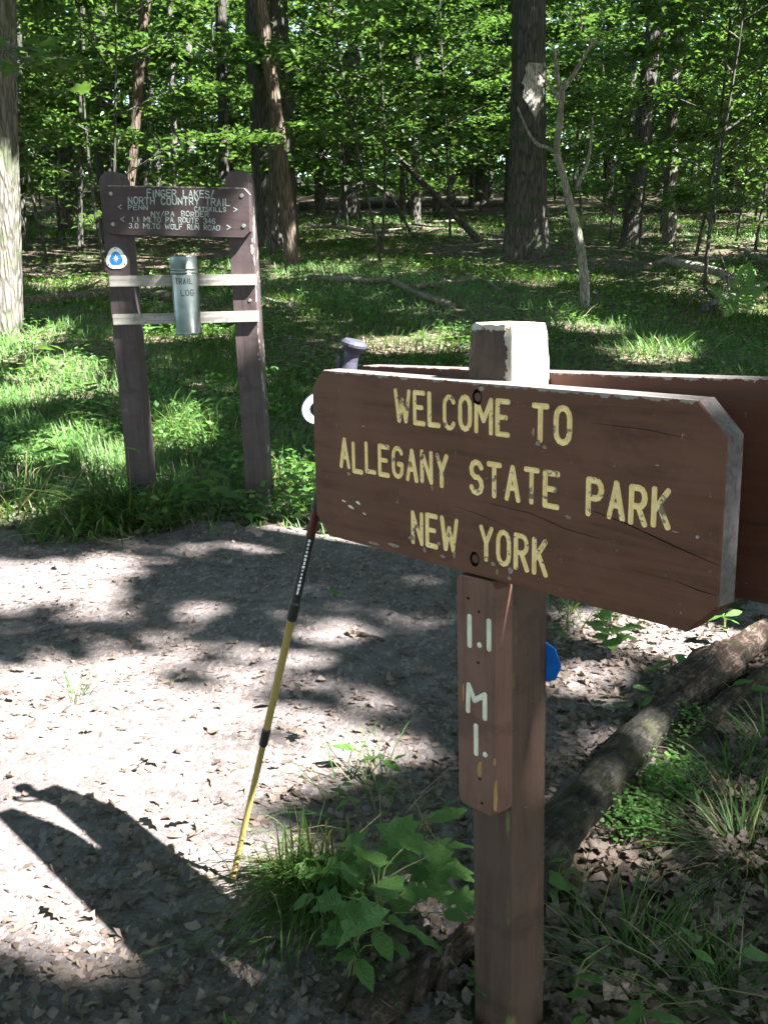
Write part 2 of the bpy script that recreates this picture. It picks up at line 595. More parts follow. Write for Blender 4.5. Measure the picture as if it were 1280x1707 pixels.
gx = grade(-140, 140, -6, 6, 0.12, 6)
gy = grade(-40, 260, 0.6, 14, 0.12, 6)
XX, YY = np.meshgrid(gx, gy)
GV = np.stack([XX, YY, gz(XX, YY)], -1).reshape(-1, 3)
nx, ny = len(gx), len(gy)
ii = (np.arange(ny - 1)[:, None] * nx + np.arange(nx - 1)[None]).ravel()
g_o = link('ground', mesh('ground', GV, np.stack([ii, ii + 1, ii + nx + 1, ii + nx], 1), M_ground, smooth=True))
tag(g_o, kind='structure')


def path_top(x):
    """far edge of the trodden trail"""
    e = np.interp(x, [-9, -4, -2.0, -1.2, -0.6, 0, 0.6, 1.2, 2.2, 5], [5.6, 5.0, 4.75, 4.75, 4.95, 4.9, 4.2, 3.6, 3.7, 4.2])
    return e + 0.12 * np.sin(x * 5.3) + 0.07 * np.sin(x * 13.1 + 1) + 0.04 * np.sin(x * 31)


def path_low(x):
    e = np.interp(x, [-9, 0.1, 0.3, 0.8, 1.4, 2.4, 5], [-6, -6, 2.0, 2.35, 2.9, 3.1, 3.4])
    return e + 0.06 * np.sin(x * 7.3 + 2) + 0.04 * np.sin(x * 19)


px_ = np.arange(-9, 5.01, 0.06)
tt = np.linspace(0, 1, 90)
lo_, hi_ = path_low(px_), path_top(px_)
PX = np.repeat(px_[None], 90, 0)
PY = lo_[None] * (1 - tt[:, None]) + hi_[None] * tt[:, None]
edge = np.minimum(np.minimum(PY - lo_[None], hi_[None] - PY), 0.1)
PV = np.stack([PX, PY, gz(PX, PY) + 0.004 + 0.01 * edge / 0.1], -1).reshape(-1, 3)
npx = len(px_)
ii = (np.arange(89)[:, None] * npx + np.arange(npx - 1)[None]).ravel()
p_o = link('dirt_path', mesh('dirt_path', PV, np.stack([ii, ii + 1, ii + npx + 1, ii + npx], 1), M_path, smooth=True))
tag(p_o, kind='structure')


def in_path(x, y, m=0.0):
    return (y < path_top(x) + m) & (y > path_low(x) - m) & (x > -9) & (x < 5)


# ------------------------------------------------------------------ bulk leaves, blades
def rand_dirs(n, tilt, r):
    """unit normals scattered around +Z by up to tilt radians"""
    a = r.uniform(0, 2 * math.pi, n); t = np.abs(r.normal(0, tilt, n))
    return np.stack([np.sin(t) * np.cos(a), np.sin(t) * np.sin(a), np.cos(t)], 1)


def leaves_np(C, size, nrm, r, asp=0.62, fold=0.18, shape='diamond'):
    n = len(C)
    a = r.normal(size=(n, 3))
    t = np.cross(nrm, a); t /= np.linalg.norm(t, axis=1)[:, None] + 1e-9
    s = np.cross(nrm, t)
    L = np.broadcast_to(size, (n,))[:, None]
    W = L * asp
    if shape == 'diamond':
        V = np.stack([C - t * L * .5, C + s * W * .5 + nrm * L * fold - t * L * .05, C + t * L * .5 - nrm * L * fold * .6, C - s * W * .5 + nrm * L * fold - t * L * .05], 1)
        b = np.arange(n)[:, None] * 4
        F = np.concatenate([b + [0, 2, 1], b + [0, 3, 2]], 1).reshape(-1, 3)
        return V.reshape(-1, 3), F, 2
    # lobed, curled dead leaf
    prof = [(-.5, .0, 0), (-.28, .17, 0), (-.12, .22, 1), (.05, .27, 0), (.18, .22, 1), (.3, .17, 0), (.5, 0, 0)]
    cols = []
    cl = r.normal(0, 0.4, n)[:, None] * L
    cw = r.normal(0.25, 0.55, n)[:, None] * L
    notch = r.uniform(.35, 1.05, n)[:, None]
    skew = r.normal(0, .12, n)[:, None]
    for x, y, k in prof:
        base = C + t * L * x + nrm * cl * (x * x * 1.6) + s * L * skew * (x * x - .1)
        if y == 0: cols.append(base)
        else:
            for sg in (1, -1):
                yy = y * (notch if k else 1) * r.uniform(.8, 1.2, n)[:, None]
                cols.append(base + s * sg * L * yy * asp * 1.7 + nrm * cw * yy * yy * 4)
    V = np.stack(cols, 1)
    b = np.arange(n)[:, None] * 12
    fs = [(0, 2, 1)]
    prev = (1, 2)
    for k in range(4):
        nxt = (prev[0] + 2, prev[1] + 2)
        fs += [(prev[0], prev[1], nxt[1]), (prev[0], nxt[1], nxt[0])]
        prev = nxt
    fs += [(prev[0], prev[1], 11)]
    F = np.concatenate([b + list(f) for f in fs], 1).reshape(-1, 3)
    return V.reshape(-1, 3), F, len(fs)


def blades_np(B, h, w, lean, r, droop=0.5, head=None):
    """grass blades of three segments from base points B"""
    n = len(B)
    a = r.uniform(0, 2 * math.pi, n) if head is None else head
    d = np.stack([np.cos(a), np.sin(a), np.zeros(n)], 1)
    s = np.stack([-np.sin(a), np.cos(a), np.zeros(n)], 1)
    h = np.broadcast_to(h, (n,)); w = np.broadcast_to(w, (n,)); lean = np.broadcast_to(lean, (n,))
    up = np.array([0, 0, 1.0])
    rows = []
    for k, (f, wf) in enumerate(((0, 1), (.4, .9), (.75, .6), (1, 0))):
        out = (lean * f + droop * lean * f * f) * h
        z = h * f * np.sqrt(np.maximum(0.08, 1 - (lean * f * 0.62) ** 2)) - droop * lean * h * f ** 3 * 0.55
        c = B + d * out[:, None] + up * z[:, None]
        if wf:
            rows += [c - s * (w * wf / 2)[:, None], c + s * (w * wf / 2)[:, None]]
        else:
            rows += [c]
    V = np.stack(rows, 1)
    b = np.arange(n)[:, None] * 7
    F = np.concatenate([b + [0, 1, 3], b + [0, 3, 2], b + [2, 3, 5], b + [2, 5, 4], b + [4, 5, 6]], 1).reshape(-1, 3)
    return V.reshape(-1, 3), F, 5


# ------------------------------------------------------------------ where sunlight comes through the crowns
def shadow_plane(P):
    """Follow the sunlight from P down to height 0: all things on one sun ray share this point."""
    P = np.asarray(P, float)
    return P[..., :2] - SD[:2] * (P[..., 2:3] / SD[2])


GAPS = []


def gap_px(u, v, ru, rv, keep=0.0):
    c = ground(u, v)
    a = ground(u + ru, v); b = ground(u, v - rv); d = ground(u, v + rv)
    p = shadow_plane(c)
    GAPS.append((p[0], p[1], max(abs(a[0] - c[0]), 0.05), max(abs(b[1] - d[1]) / 2, 0.05), keep))


def gap_pt(P, r, r2=None):
    p = shadow_plane(P)
    GAPS.append((p[0], p[1], r, r2 or r, 0.0))


for g in ((60, 975, 140, 34), (480, 903, 95, 20), (575, 912, 75, 16), (700, 938, 90, 14, .1), (250, 925, 90, 14, .3),
          (90, 1165, 150, 62), (270, 1175, 150, 62, .2), (60, 1250, 130, 60), (330, 1250, 140, 55, .12), (420, 1130, 75, 36, .3), (200, 1100, 110, 25, .3),
          (640, 1045, 95, 16, .25), (720, 1018, 60, 10, .25), (350, 1375, 80, 75), (420, 1330, 95, 55), (30, 1450, 95, 90), (110, 1400, 200, 110),
          (260, 1440, 140, 70), (40, 1665, 120, 42, .25), (590, 1440, 160, 95, .58), (1140, 1480, 150, 190, .5), (250, 1600, 300, 80, .75), (560, 1120, 220, 60, .6), (150, 1040, 200, 25, .75), (190, 1695, 130, 34, .3), (300, 1440, 110, 80), (480, 1300, 55, 45), (610, 1262, 55, 18), (450, 1400, 40, 30),
          (1000, 1085, 70, 20, .1), (1090, 1092, 60, 20, .1), (950, 1140, 36, 22), (1185, 1102, 45, 18), (1010, 1035, 60, 16), (1130, 1050, 60, 12), (1240, 1050, 40, 20),
          (275, 718, 62, 26), (190, 768, 36, 20), (335, 735, 36, 14), (95, 750, 45, 32), (120, 815, 40, 14),
          (60, 645, 75, 45), (15, 585, 40, 55), (110, 610, 40, 22), (160, 650, 40, 14), (485, 800, 36, 24), (500, 850, 40, 10), (20, 860, 50, 18),
          (240, 563, 56, 9), (340, 558, 46, 9), (680, 575, 100, 13), (1090, 590, 64, 15), (985, 545, 60, 8), (740, 560, 40, 8), (1180, 405, 120, 12), (1100, 393, 80, 8),
          (1160, 480, 90, 8), (1240, 520, 40, 8), (520, 385, 40, 5), (575, 392, 30, 5), (690, 412, 30, 5), (700, 390, 60, 5), (1000, 470, 40, 6),
          (470, 505, 30, 6), (1225, 500, 45, 14), (1190, 465, 50, 8), (100, 480, 40, 8), (890, 470, 30, 6)):
    gap_px(*g)
for P, r in (((.20, 1.50, 1.2), .11), ((-.02, 1.66, 1.16), .16), ((-.08, 1.80, 1.15), .1), ((.0, 1.75, 1.12), .1),
             ((-1.25, 5.3, 1.22), .13), ((-1.2, 5.3, 1.03), .13), ((-1.36, 5.3, .9), .09), ((-1.33, 5.3, .7), .09), ((-.69, 5.25, 1.05), .07), ((-.72, 5.25, 1.22), .08), ((-.62, 5.25, 1.38), .07), ((-.60, 5.25, 1.55), .05)):
    gap_pt(P, r)
GA = np.array(GAPS)


def lets_sun(Q, grow=0.02):
    """share of the leaves at Q that is missing, so that sun falls on the lit spots"""
    q = shadow_plane(Q)
    hit = np.zeros(len(q))
    for x, y, rx, ry, keep in GA:
        wob = 1 + 0.22 * np.sin(q[:, 0] * 9 + x * 7) * np.sin(q[:, 1] * 11 + y * 5) + 0.12 * np.sin(q[:, 0] * 23 + q[:, 1] * 17)
        m = ((q[:, 0] - x) / (rx + grow)) ** 2 + ((q[:, 1] - y) / (ry + grow)) ** 2 < wob
        hit = np.maximum(hit, m * (1 - keep))
    return hit


# ------------------------------------------------------------------ trees
def trunk_mesh(P, R, n, seed, flare=0.5, mat=None, ridges=0.06):
    """P, R: centre line and radii; the foot flares into root buttresses"""
    r = np.random.default_rng(seed)
    ph = r.uniform(0, 6.28, 8)
    nb = int(r.integers(4, 7))
    P = np.asarray(P, float)
    base = P[0][2]

    def rough(i, ang):
        hgt = P[i][2] - base
        f = flare * math.exp(-max(hgt, 0) / (R[0] * 1.6)) * (1 + 0.55 * np.sin(nb * ang + ph[0]))
        bark = ridges * (np.sin(9 * ang + ph[1] + hgt * .7) + .6 * np.sin(17 * ang + ph[2] - hgt * 1.7) + .5 * np.sin(3 * ang + hgt * 1.1 + ph[3]))
        return 1 + f + bark
    return tube(P, R, n, True, rough)


def rel(V, loc):
    return np.asarray(V, float) - np.asarray(loc, float)


TREES = []          # (empty, trunk foot, has crown)


def make_tree(name, foot, top, r0, r1, mat, label, group=None, n=20, rings=26, height=14.0, flare=0.5, bend=None, crown=True):
    """foot, top: two world points on the axis; the trunk goes on up to height"""
    foot = np.asarray(foot, float); top = np.asarray(top, float)
    d = (top - foot) / (top[2] - foot[2])
    zs = np.concatenate([np.linspace(-.15, 1.2, 8), np.linspace(1.5, height, rings - 8)])
    seed = int(abs(foot[0] * 97 + foot[1] * 131) * 10) % 99991
    r = np.random.default_rng(seed)
    P = foot + zs[:, None] * d
    w = r.normal(0, 1, 4)
    k = np.clip(zs, 0, None)
    P[:, 0] += (0.02 * w[0] * np.sin(k * .9 + w[1]) - 0.02 * w[0] * math.sin(w[1])) * min(1, r0 * 6)
    if bend is not None:
        P[:, 0] += bend * np.sin(np.clip(zs / max(top[2] - foot[2], 1), 0, 1) * math.pi)
    R = r0 + (r1 - r0) * np.clip(zs / (top[2] - foot[2]), 0, 3)
    R = np.maximum(R, r1 * 0.5)
    e = thing(name, foot, label, 'tree', group)
    V, F = trunk_mesh(P, R, n, seed, flare)
    link('trunk', mesh('trunk', rel(V, foot), F, mat, smooth=True), e)
    if crown: TREES.append((e, foot, P[-1], R[-1], mat))
    return e


def px_tree(name, ub, vb, ut, wb, wt, mat, label, group=None, Y=None, **kw):
    f = ground(ub, vb) if Y is None else None
    if Y is not None:
        x = at_depth(ub, 400, Y)[0]
        f = np.array([x, Y, gzf(x, Y)])
    t = at_depth(ut, 0, f[1])
    sc = scale_at(f)
    return make_tree(name, f, t, wb * sc / 2, wt * sc / 2, mat, label, group, **kw), f


T_left, F_left = px_tree('tree', -14, 556, -22, 92, 88, M_bark_pale, 'pale grey trunk cut by the picture edge, sunlit above its foot', n=28, flare=.25)
T_mid, F_mid = px_tree('tree', 456, 408, 446, 66, 66, M_bark, 'broad dark trunk standing behind the trail board, slim leaning trunk before it', n=28, flare=.3)
T_lean, F_lean = px_tree('tree', 487, 442, 433, 23, 19, M_bark_brown, 'slim brown trunk leaning across the broad dark trunk', bend=.05, flare=.25, height=9, crown=False)
T_right, F_right = px_tree('tree', 876, 428, 880, 64, 50, M_bark, 'large grey trunk with a pale bare scar beside the dead sapling', n=32, flare=.32, rings=34)
px_tree('tree', 186, 400, 160, 34, 32, M_bark, 'dark trunk rising behind the left post of the trail board', flare=.3)
px_tree('tree', 207, 425, 243, 15, 17, M_bark_brown, 'slender brown trunk leaning to the right above the trail board', flare=.2)
px_tree('tree', 374, 395, 367, 17, 16, M_bark, 'thin dark trunk rising behind the right post of the trail board', flare=.3)
px_tree('tree', 533, 362, 533, 18, 17, M_bark, 'narrow dark trunk just right of the leaning brown trunk', flare=.3)
px_tree('tree', 582, 368, 591, 25, 20, M_bark, 'dark trunk forking low, left of the slanting dead limb', flare=.3)
px_tree('tree', 1222, 345, 1222, 24, 22, M_bark, 'straight grey trunk far back near the picture edge', flare=.3)
px_tree('tree', 1014, 338, 1018, 17, 15, M_bark, 'grey trunk far behind the dead sapling', flare=.3)
px_tree('tree', 800, 342, 802, 22, 20, M_bark, 'grey trunk far back, left of the large scarred trunk', flare=.3)
px_tree('tree', 755, 330, 757, 10, 10, M_bark_pale, 'thin pale trunk far back between two grey trunks', flare=.3)
px_tree('tree', 40, 415, 30, 11, 10, M_bark, 'thin dark stem beside the pale trunk at the picture edge', flare=.2)
px_tree('tree', 133, 418, 138, 9, 9, M_bark, 'thin dark stem left of the trail board', flare=.2)

# bare pale scar on the large trunk: a shallow plate of exposed wood following the bark
def scar():
    sc = scale_at(F_right)
    th = np.linspace(-0.35, 1.0, 9)
    V, F = [], []
    vv = np.linspace(110, 208, 13)
    for j, v in enumerate(vv):
        ctr = at_depth(879 - 2.2 * (v - 110) / 100, v, F_right[1])
        R = (50 + 9 * (v / 428)) * sc / 2 * 1.13
        t = j / (len(vv) - 1)
        w = math.sin(math.pi * min(1, .15 + t * .9)) ** .6 * (1 if t < .65 else max(.05, 1 - (t - .65) * 2.6))
        for i, a in enumerate(th):
            m = .35
            aa = m + (a - m) * max(w, .05) * (1 + .12 * math.sin(j * 2.1 + i))
            V.append(ctr + R * np.array([math.sin(aa), -math.cos(aa), 0]) * (1 + .012 * math.sin(i * 3 + j * 1.7)))
    for j in range(len(vv) - 1):
        for i in range(8):
            a = j * 9 + i
            F.append((a, a + 9, a + 10, a + 1))
    o = link('bare_wood_scar', mesh('bare_wood_scar', rel(V, F_right), F, M_scar, smooth=True), T_right)
    o['label'] = 'pale bare wood where the bark has come off'


scar()
gap_pt(at_depth(884, 175, F_right[1] - .3), .28, .3)
gap_pt(at_depth(8, 330, F_left[1] - .2), .35, .45); gap_pt(at_depth(8, 430, F_left[1] - .2), .35, .45); gap_pt(at_depth(8, 510, F_left[1] - .2), .3, .35)
GA = np.array(GAPS)

# trees that stand outside the picture; their crowns shade the clearing
for i, (x, y, rr) in enumerate(((4.6, 1.6, .17), (7.2, 5.5, .2), (9.5, -1, .22), (5.2, -4.5, .2), (12.5, 3, .24), (11, 10, .2), (-5, -4, .2), (-7.5, 2.5, .2), (-9.5, 9, .22), (9.8, 15, .2), (15, 8, .2), (16, 16, .22), (3.2, -7.5, .2), (9, -7, .22), (-2, -9, .2), (14, -5, .2), (-14, -2, .2), (-16, 12, .2), (-12, -12, .2), (6, -16, .2), (18, -14, .2), (24, 2, .2), (26, 14, .2), (-26, 4, .2), (-4, -22, .2), (30, -8, .2), (36, 8, .2), (-24, -14, .2), (12, -26, .2))):
    z = gzf(x, y)
    make_tree('tree', (x, y, z), (x + .1, y, z + 8), rr, rr * .8, M_bark, 'forest tree standing outside the picture, its crown over the clearing', 'trees around the clearing', n=14, rings=16, height=9 + (i % 3))

TRUNKS = [('the pale edge trunk', 15, 200), ('the leaning brown trunk', 460, 200), ('the scarred trunk', 876, 200), ('the dead sapling', 945, 300), ('the trail board', 300, 300),
          ('the narrow dark trunk', 533, 180), ('the slanting dead limb', 720, 320), ('the far edge trunk', 1222, 180), ('the low forking trunk', 585, 300), ('the fern', 1222, 400), ('the thin pale trunk', 756, 180)]
# slim trunks of the wood behind
deep = []
placed = [(t[1][0], t[1][1]) for t in TREES]
r_ = np.random.default_rng(21)
cnt = 0
while cnt < 46:
    y = r_.uniform(20, 50); x = r_.uniform(-.47, .47) * y
    if min((x - a) ** 2 + (y - b) ** 2 for a, b in placed) < 1.3: continue
    placed.append((x, y)); cnt += 1
    rr = r_.choice([.07, .1, .13, .16, .2]) * r_.uniform(.9, 1.2)
    z = gzf(x, y)
    to_ = make_tree('tree', (x, y, z), (x + r_.normal(0, .25), y, z + 8), rr, rr * .85, M_bark if cnt % 5 else M_bark_pale,
              'slim grey trunk among the many deep in the wood', 'trunks deep in the wood', n=9, rings=15, height=r_.uniform(9, 12), flare=.35, crown=(y < 40))
    deep.append((to_, pixel((x, y, z + 1.5))))
label_near(deep, TRUNKS, 'slim far trunk')

# ---- crowns: leaf layers high above, cut up among the nearest trunks
def crowns():
    r = np.random.default_rng(5)
    def slab(n, x0, x1, y0, y1, z0, z1, size):
        C = np.stack([r.uniform(x0, x1, n), r.uniform(y0, y1, n), r.uniform(z0, z1, n)], 1)
        C[:, 2] += gz(C[:, 0], C[:, 1])
        return C, np.full(n, size) * r.uniform(.75, 1.25, n)
    out = []
    # over the clearing: closed, with the sunlit gaps left open
    n = 72000
    q = np.stack([r.uniform(-9, 9, n), r.uniform(-4, 17, n)], 1)
    z = r.uniform(8.5, 12.5, n)
    C = np.stack([q[:, 0] + SD[0] / SD[2] * z, q[:, 1] + SD[1] / SD[2] * z, z], 1)
    out.append((C, r.uniform(.17, .28, n)))
    # over the wood behind: broken light
    C, s = slab(46000, -24, 32, 6, 46, 9.5, 14, .5)
    f = np.sin(C[:, 0] * .8 + 1) * np.sin(C[:, 1] * .7) + .6 * np.sin(C[:, 0] * 1.9 + C[:, 1] * 1.3)
    k = f > np.where(C[:, 1] > 17, 0.0, -0.3)
    out.append((C[k], s[k]))
    # the wood goes on to the sides and behind
    C, s = slab(52000, -46, 52, -40, 46, 8.5, 14, .8)
    k = ~((C[:, 0] > -20) & (C[:, 0] < 28) & (C[:, 1] > 8))
    out.append((C[k], s[k]))
    C = np.concatenate([c for c, _ in out]); S = np.concatenate([s for _, s in out])
    keep = r.uniform(0, 1, len(C)) >= lets_sun(C, 0.05 + .28 * np.clip(S - .2, 0, .3) + .02)
    # nothing hangs into the picture
    el = (C[:, 2] - CAM_H) / np.maximum(C[:, 1], .1)
    keep &= ~((C[:, 1] > 0) & (el < .235) & (C[:, 1] < 24) & (np.abs(C[:, 0]) < .45 * C[:, 1] + .5))
    C, S = C[keep], S[keep]
    feet = np.array([t[1][:2] for t in TREES])
    near = np.zeros(len(C), int)
    for a in range(0, len(C), 8000):
        d = ((C[a:a + 8000, None, :2] - feet[None]) ** 2).sum(-1)
        near[a:a + 8000] = d.argmin(1)
    for i, (e, foot, tip, rt, mat) in enumerate(TREES):
        m = near == i
        if m.sum() < 12: continue
        c = C[m]
        V, F, k = leaves_np(c, S[m], rand_dirs(len(c), .55, r), r, .75)
        link('crown', mesh('crown', rel(V, foot), F, M_canopy, np.repeat(r.uniform(0, 1, len(c)), k)), e)
        # limbs reaching from the trunk into its crown
        parts = []
        for j in r.choice(len(c), min(9, len(c)), replace=False):
            d_ = c[j] - tip
            if np.linalg.norm(d_[:2]) > 7: continue
            a = tip + np.array([0, 0, -r.uniform(.3, 2.2)])
            mid = (a + c[j]) / 2 + np.array([0, 0, .4])
            L = curve([a, mid, c[j]], 6)
            if lets_sun(curve([a, mid, c[j]], 24), .03).mean() > .12: continue
            parts.append(tube(L, np.linspace(rt * .45, .015, 6), 6))
        if parts:
            V, F = join(parts)
            link('limbs', mesh('limbs', rel(V, foot), F, mat, smooth=True), e)


crowns()

# ---- understory saplings
def sapling_meshes(seed, height, nb, nl, leaf, low):
    r = np.random.default_rng(seed)
    zs = np.linspace(-.1, height, 12)
    ln = r.normal(0, .05, 2)
    P = np.stack([ln[0] * zs + .1 * np.sin(zs * .8 + r.uniform(0, 6)), ln[1] * zs, zs], 1)
    parts = [tube(P, np.linspace(.032, .01, 12), 7)]
    C = []
    for b in range(nb):
        z = low + (height - low) * (b + r.uniform(0, .8)) / nb
        i = min(z / height * 11, 10.9); a0 = P[int(i)] + (P[int(i) + 1] - P[int(i)]) * (i % 1)
        az = b * 2.4 + r.normal(0, .4); L = (1.1 + 1.5 * math.sin(math.pi * min(1, (z - low) / (height - low) * .8 + .2))) * r.uniform(.7, 1.25)
        d = np.array([math.cos(az), math.sin(az), 0])
        B = curve([a0, a0 + d * L * .5 + [0, 0, .22 * L], a0 + d * L + [0, 0, .2 * L]], 6)
        parts.append(tube(B, np.linspace(.016, .004, 6), 5, False))
        k = int(nl / nb)
        t = np.sqrt(r.uniform(0.04, 1, k))
        side = r.normal(0, .34, k) * L * (1.15 - t) + r.normal(0, .06, k)
        idx = np.clip(t * 5, 0, 4.99).astype(int)
        c = B[idx] + (B[idx + 1] - B[idx]) * (t * 5 % 1)[:, None]
        c = c + np.stack([-d[1] * side, d[0] * side, r.normal(0, .06, k) - np.abs(side) * .12], 1)
        C.append(c)
    C = np.concatenate(C)
    V, F = join(parts)
    tm = mesh('sapling_stem', V, F, M_bark, smooth=True)
    LV, LF, k = leaves_np(C, leaf * r.uniform(.7, 1.3, len(C)), rand_dirs(len(C), .45, r), r, .6)
    cm = mesh('sapling_crown', LV, LF, M_under, np.repeat(r.uniform(0, 1, len(C)), k))
    return tm, cm


KINDS = [sapling_meshes(11, 6.5, 15, 3000, .19, 1.3), sapling_meshes(12, 5.2, 15, 5200, .11, .9), sapling_meshes(13, 8.0, 19, 5200, .155, 1.8), sapling_meshes(14, 4.0, 12, 2600, .13, .6), sapling_meshes(15, 9.5, 17, 4200, .18, 3.2)]


def sapling(kind, x, y, sc, rz, label, group='saplings filling the wood'):
    e = thing('sapling', (x, y, gzf(x, y)), label, 'sapling', group)
    e.rotation_euler = (0, 0, rz)
    e.scale = (sc, sc, sc)
    link('trunk', KINDS[kind][0], e)
    link('crown', KINDS[kind][1], e)
    return e


r_ = np.random.default_rng(3)
spots, mids, fars = [], [], []
tries = 0
while len(spots) < 104 and tries < 20000:
    tries += 1
    y = r_.uniform(15.5, 48); x = r_.uniform(-.5, .5) * y
    if min([(x - a) ** 2 + (y - b) ** 2 for a, b in spots] + [99]) < (1.7 if y < 25 else 2.2): continue
    # keep the two large trunks and the scar in plain view
    if any(abs(x / y - F[0] / F[1]) < (1.3 / y + .02) and y < F[1] + 1 for F in (F_mid, F_right)): continue
    spots.append((x, y))
    kind = int(r_.choice([0, 1, 2, 3, 4], p=[.26, .24, .2, .16, .14]))
    if y < 21 and kind == 3: kind = 4
    lab = ('leafy green sapling in the middle distance among grey trunks' if y < 27 else 'leafy green sapling far back in the wood')
    so_ = sapling(kind, x, y, r_.uniform(.85, 1.25), r_.uniform(0, 6.28), lab, 'saplings in the middle distance' if y < 27 else 'saplings far back in the wood')
    (mids if y < 27 else fars).append((so_, pixel((x, y, gzf(x, y) + 2.5))))
label_near(mids, TRUNKS, 'leafy middle distance sapling')
label_near(fars, TRUNKS, 'leafy sapling far back')

# the far wood: one mass of leaves
def far_wood():
    r = np.random.default_rng(9)
    n = 74000
    y = r.uniform(46, 74, n); x = r.uniform(-.6, .6, n) * y
    z = gz(x, y) + r.uniform(0, 1, n) ** 1.5 * 15 + .05
    gapm = np.sin(x * .55 + 1) + np.sin(x * 1.3 + z * .9) + np.sin(z * .7 + y) > -1.6
    C = np.stack([x, y, z], 1)[gapm]
    V, F, k = leaves_np(C, .5 * r.uniform(.5, 1.3, len(C)), rand_dirs(len(C), .8, r), r, .7)
    o = link('far_wood', mesh('far_wood', V, F, M_under, np.repeat(r.uniform(.2, 1, len(C)), k)))
    tag(o, 'sunlit green mass of leaves at the far side of the wood', 'foliage', kind='stuff')


far_wood()

# near spray of maple leaves reaching in from the pale trunk
def lobed_leaf(r=None):
    """five-lobed leaf, unit length, in XY with its stalk at the origin pointing to +X"""
    out = [(0, 0), (.05, .2), (.0, .42), (.2, .36), (.3, .52), (.45, .3), (.62, .33), (.7, .16), (1, 0)]
    pts = out + [(x, -y) for x, y in out[-2:0:-1]]
    V = [(.42, 0, .0)] + [(x, y, .10 * abs(y) - .12 * max(0, x - .4) ** 2 + .04 * math.sin(x * 9 + y * 7)) for x, y in pts]
    n = len(pts)
    F = [(0, 1 + i, 1 + (i + 1) % n) for i in range(n)]
    return np.array(V), F


def ovate_leaf(w=.5, tooth=.04, n=7, curl=.15):
    L, R, Mi = [], [], []
    for i in range(n + 1):
        t = i / n
        y = w * .5 * math.sin(math.pi * t ** .8) * (1 + tooth * (1 if i % 2 else -1))
        z = -curl * t * t + .02
        Mi.append((t, 0, z))
        L.append((t, y, z + .35 * y * .5 + .02 * math.sin(i * 2.3)))
        R.append((t, -y, z + .35 * y * .5 + .02 * math.cos(i * 1.9)))
    V = Mi + L[1:-1] + R[1:-1]
    F = []
    l0, r0 = n + 1, n + 1 + n - 1
    for i in range(n):
        a, b = i, i + 1
        la = l0 + i - 1 if i > 0 else None; lb = l0 + i if i < n - 1 else None
        ra = r0 + i - 1 if i > 0 else None; rb = r0 + i if i < n - 1 else None
        F.append(tuple(k for k in (a, b, lb, la) if k is not None))
        F.append(tuple(k for k in (a, ra, rb, b) if k is not None))
    return np.array(V), F


LEAF = {}
for nm, (V, F), mt in (('lobed', lobed_leaf(), M_fresh), ('lobed_shade', lobed_leaf(), M_shadeleaf), ('ovate', ovate_leaf(), M_fresh), ('ovate_shade', ovate_leaf(.6), M_shadeleaf),
                       ('round', ovate_leaf(.85, .01, 7, .1), M_shadeleaf), ('long', ovate_leaf(.4, .1, 10, .2), M_shadeleaf), ('long_fresh', ovate_leaf(.36, .05, 9, .2), M_fresh), ('maple', lobed_leaf(), M_under)):
    LEAF[nm] = mesh('leaf_' + nm, V, F, mt, np.full(len(F), .55), smooth=True)


def put_leaf(kind, P, size, yaw, pitch, roll, parent, name='leaf'):
    o = link(name, LEAF[kind], parent, tuple(np.asarray(P) - np.asarray(parent.location)))
    o.rotation_euler = (roll, pitch, yaw)
    o.scale = (size, size, size)
    return o


def maple_branch():
    r = np.random.default_rng(31)
    e = T_left
    Y = F_left[1] - 2.5
    base = at_depth(-30, 40, F_left[1]); pts = [at_depth(-60, 70, Y + 1.5), at_depth(10, 75, Y + .6), at_depth(75, 92, Y), at_depth(140, 102, Y - .3)]
    pts2 = [at_depth(10, 85, Y + .6), at_depth(70, 118, Y), at_depth(130, 140, Y - .2)]
    V, F = join([tube(curve([base] + pts, 14), np.linspace(.03, .005, 14), 6), tube(curve(pts2, 8), np.linspace(.012, .004, 8), 5)])
    link('low_branch', mesh('low_branch', rel(V, F_left), F, M_bark_pale, smooth=True), e)
    for i in range(44):
        if i % 3: u = r.uniform(-20, 100); v = 40 + r.uniform(0, 80) + u * .12
        else: u = r.uniform(60, 160); v = r.uniform(95, 108) if i % 2 else r.uniform(130, 160)
        put_leaf('maple', at_depth(u, v, Y + r.uniform(-.5, .6)), r.uniform(.13, .22), r.uniform(0, 6.28), r.normal(.15, .3), r.normal(0, .3), e)


maple_branch()

# dead pale sapling before the large trunk
def dead_sapling():
    f = ground(975, 516)
    Y = f[1]
    A = lambda L: [at_depth(u, v, Y) for u, v in L]
    main = A([(975, 520), (973, 470), (968, 415), (956, 365), (940, 300), (928, 256), (932, 205), (937, 152)])
    sc = scale_at(f)
    def w(p): return p * sc / 2
    e = thing('dead_sapling', f, 'pale leafless crooked sapling in front of the large scarred trunk', 'dead tree')
    V, F = tube(curve(main, 26), np.linspace(w(17), w(9), 26), 9, True, lambda i, a: 1 + .07 * np.sin(3 * a + i))
    link('trunk', mesh('trunk', rel(V, f), F, M_palewood, smooth=True), e)
    for L, a, b in (([(936, 160), (928, 125), (925, 90), (922, 82)], 9, 4), ([(937, 150), (952, 130), (967, 105), (985, 75), (998, 64)], 10, 4), ([(986, 74), (984, 66), (983, 60)], 5, 3),
                    ([(927, 256), (915, 247), (895, 240), (880, 220), (862, 178)], 8, 3), ([(931, 166), (915, 140), (898, 120)], 7, 3), ([(961, 318), (966, 300), (979, 272), (985, 230), (988, 192)], 9, 3)):
        V, F = tube(curve(A(L), 10), np.linspace(w(a), w(b), 10), 6)
        link('branch', mesh('branch', rel(V, f), F, M_palewood, smooth=True), e)


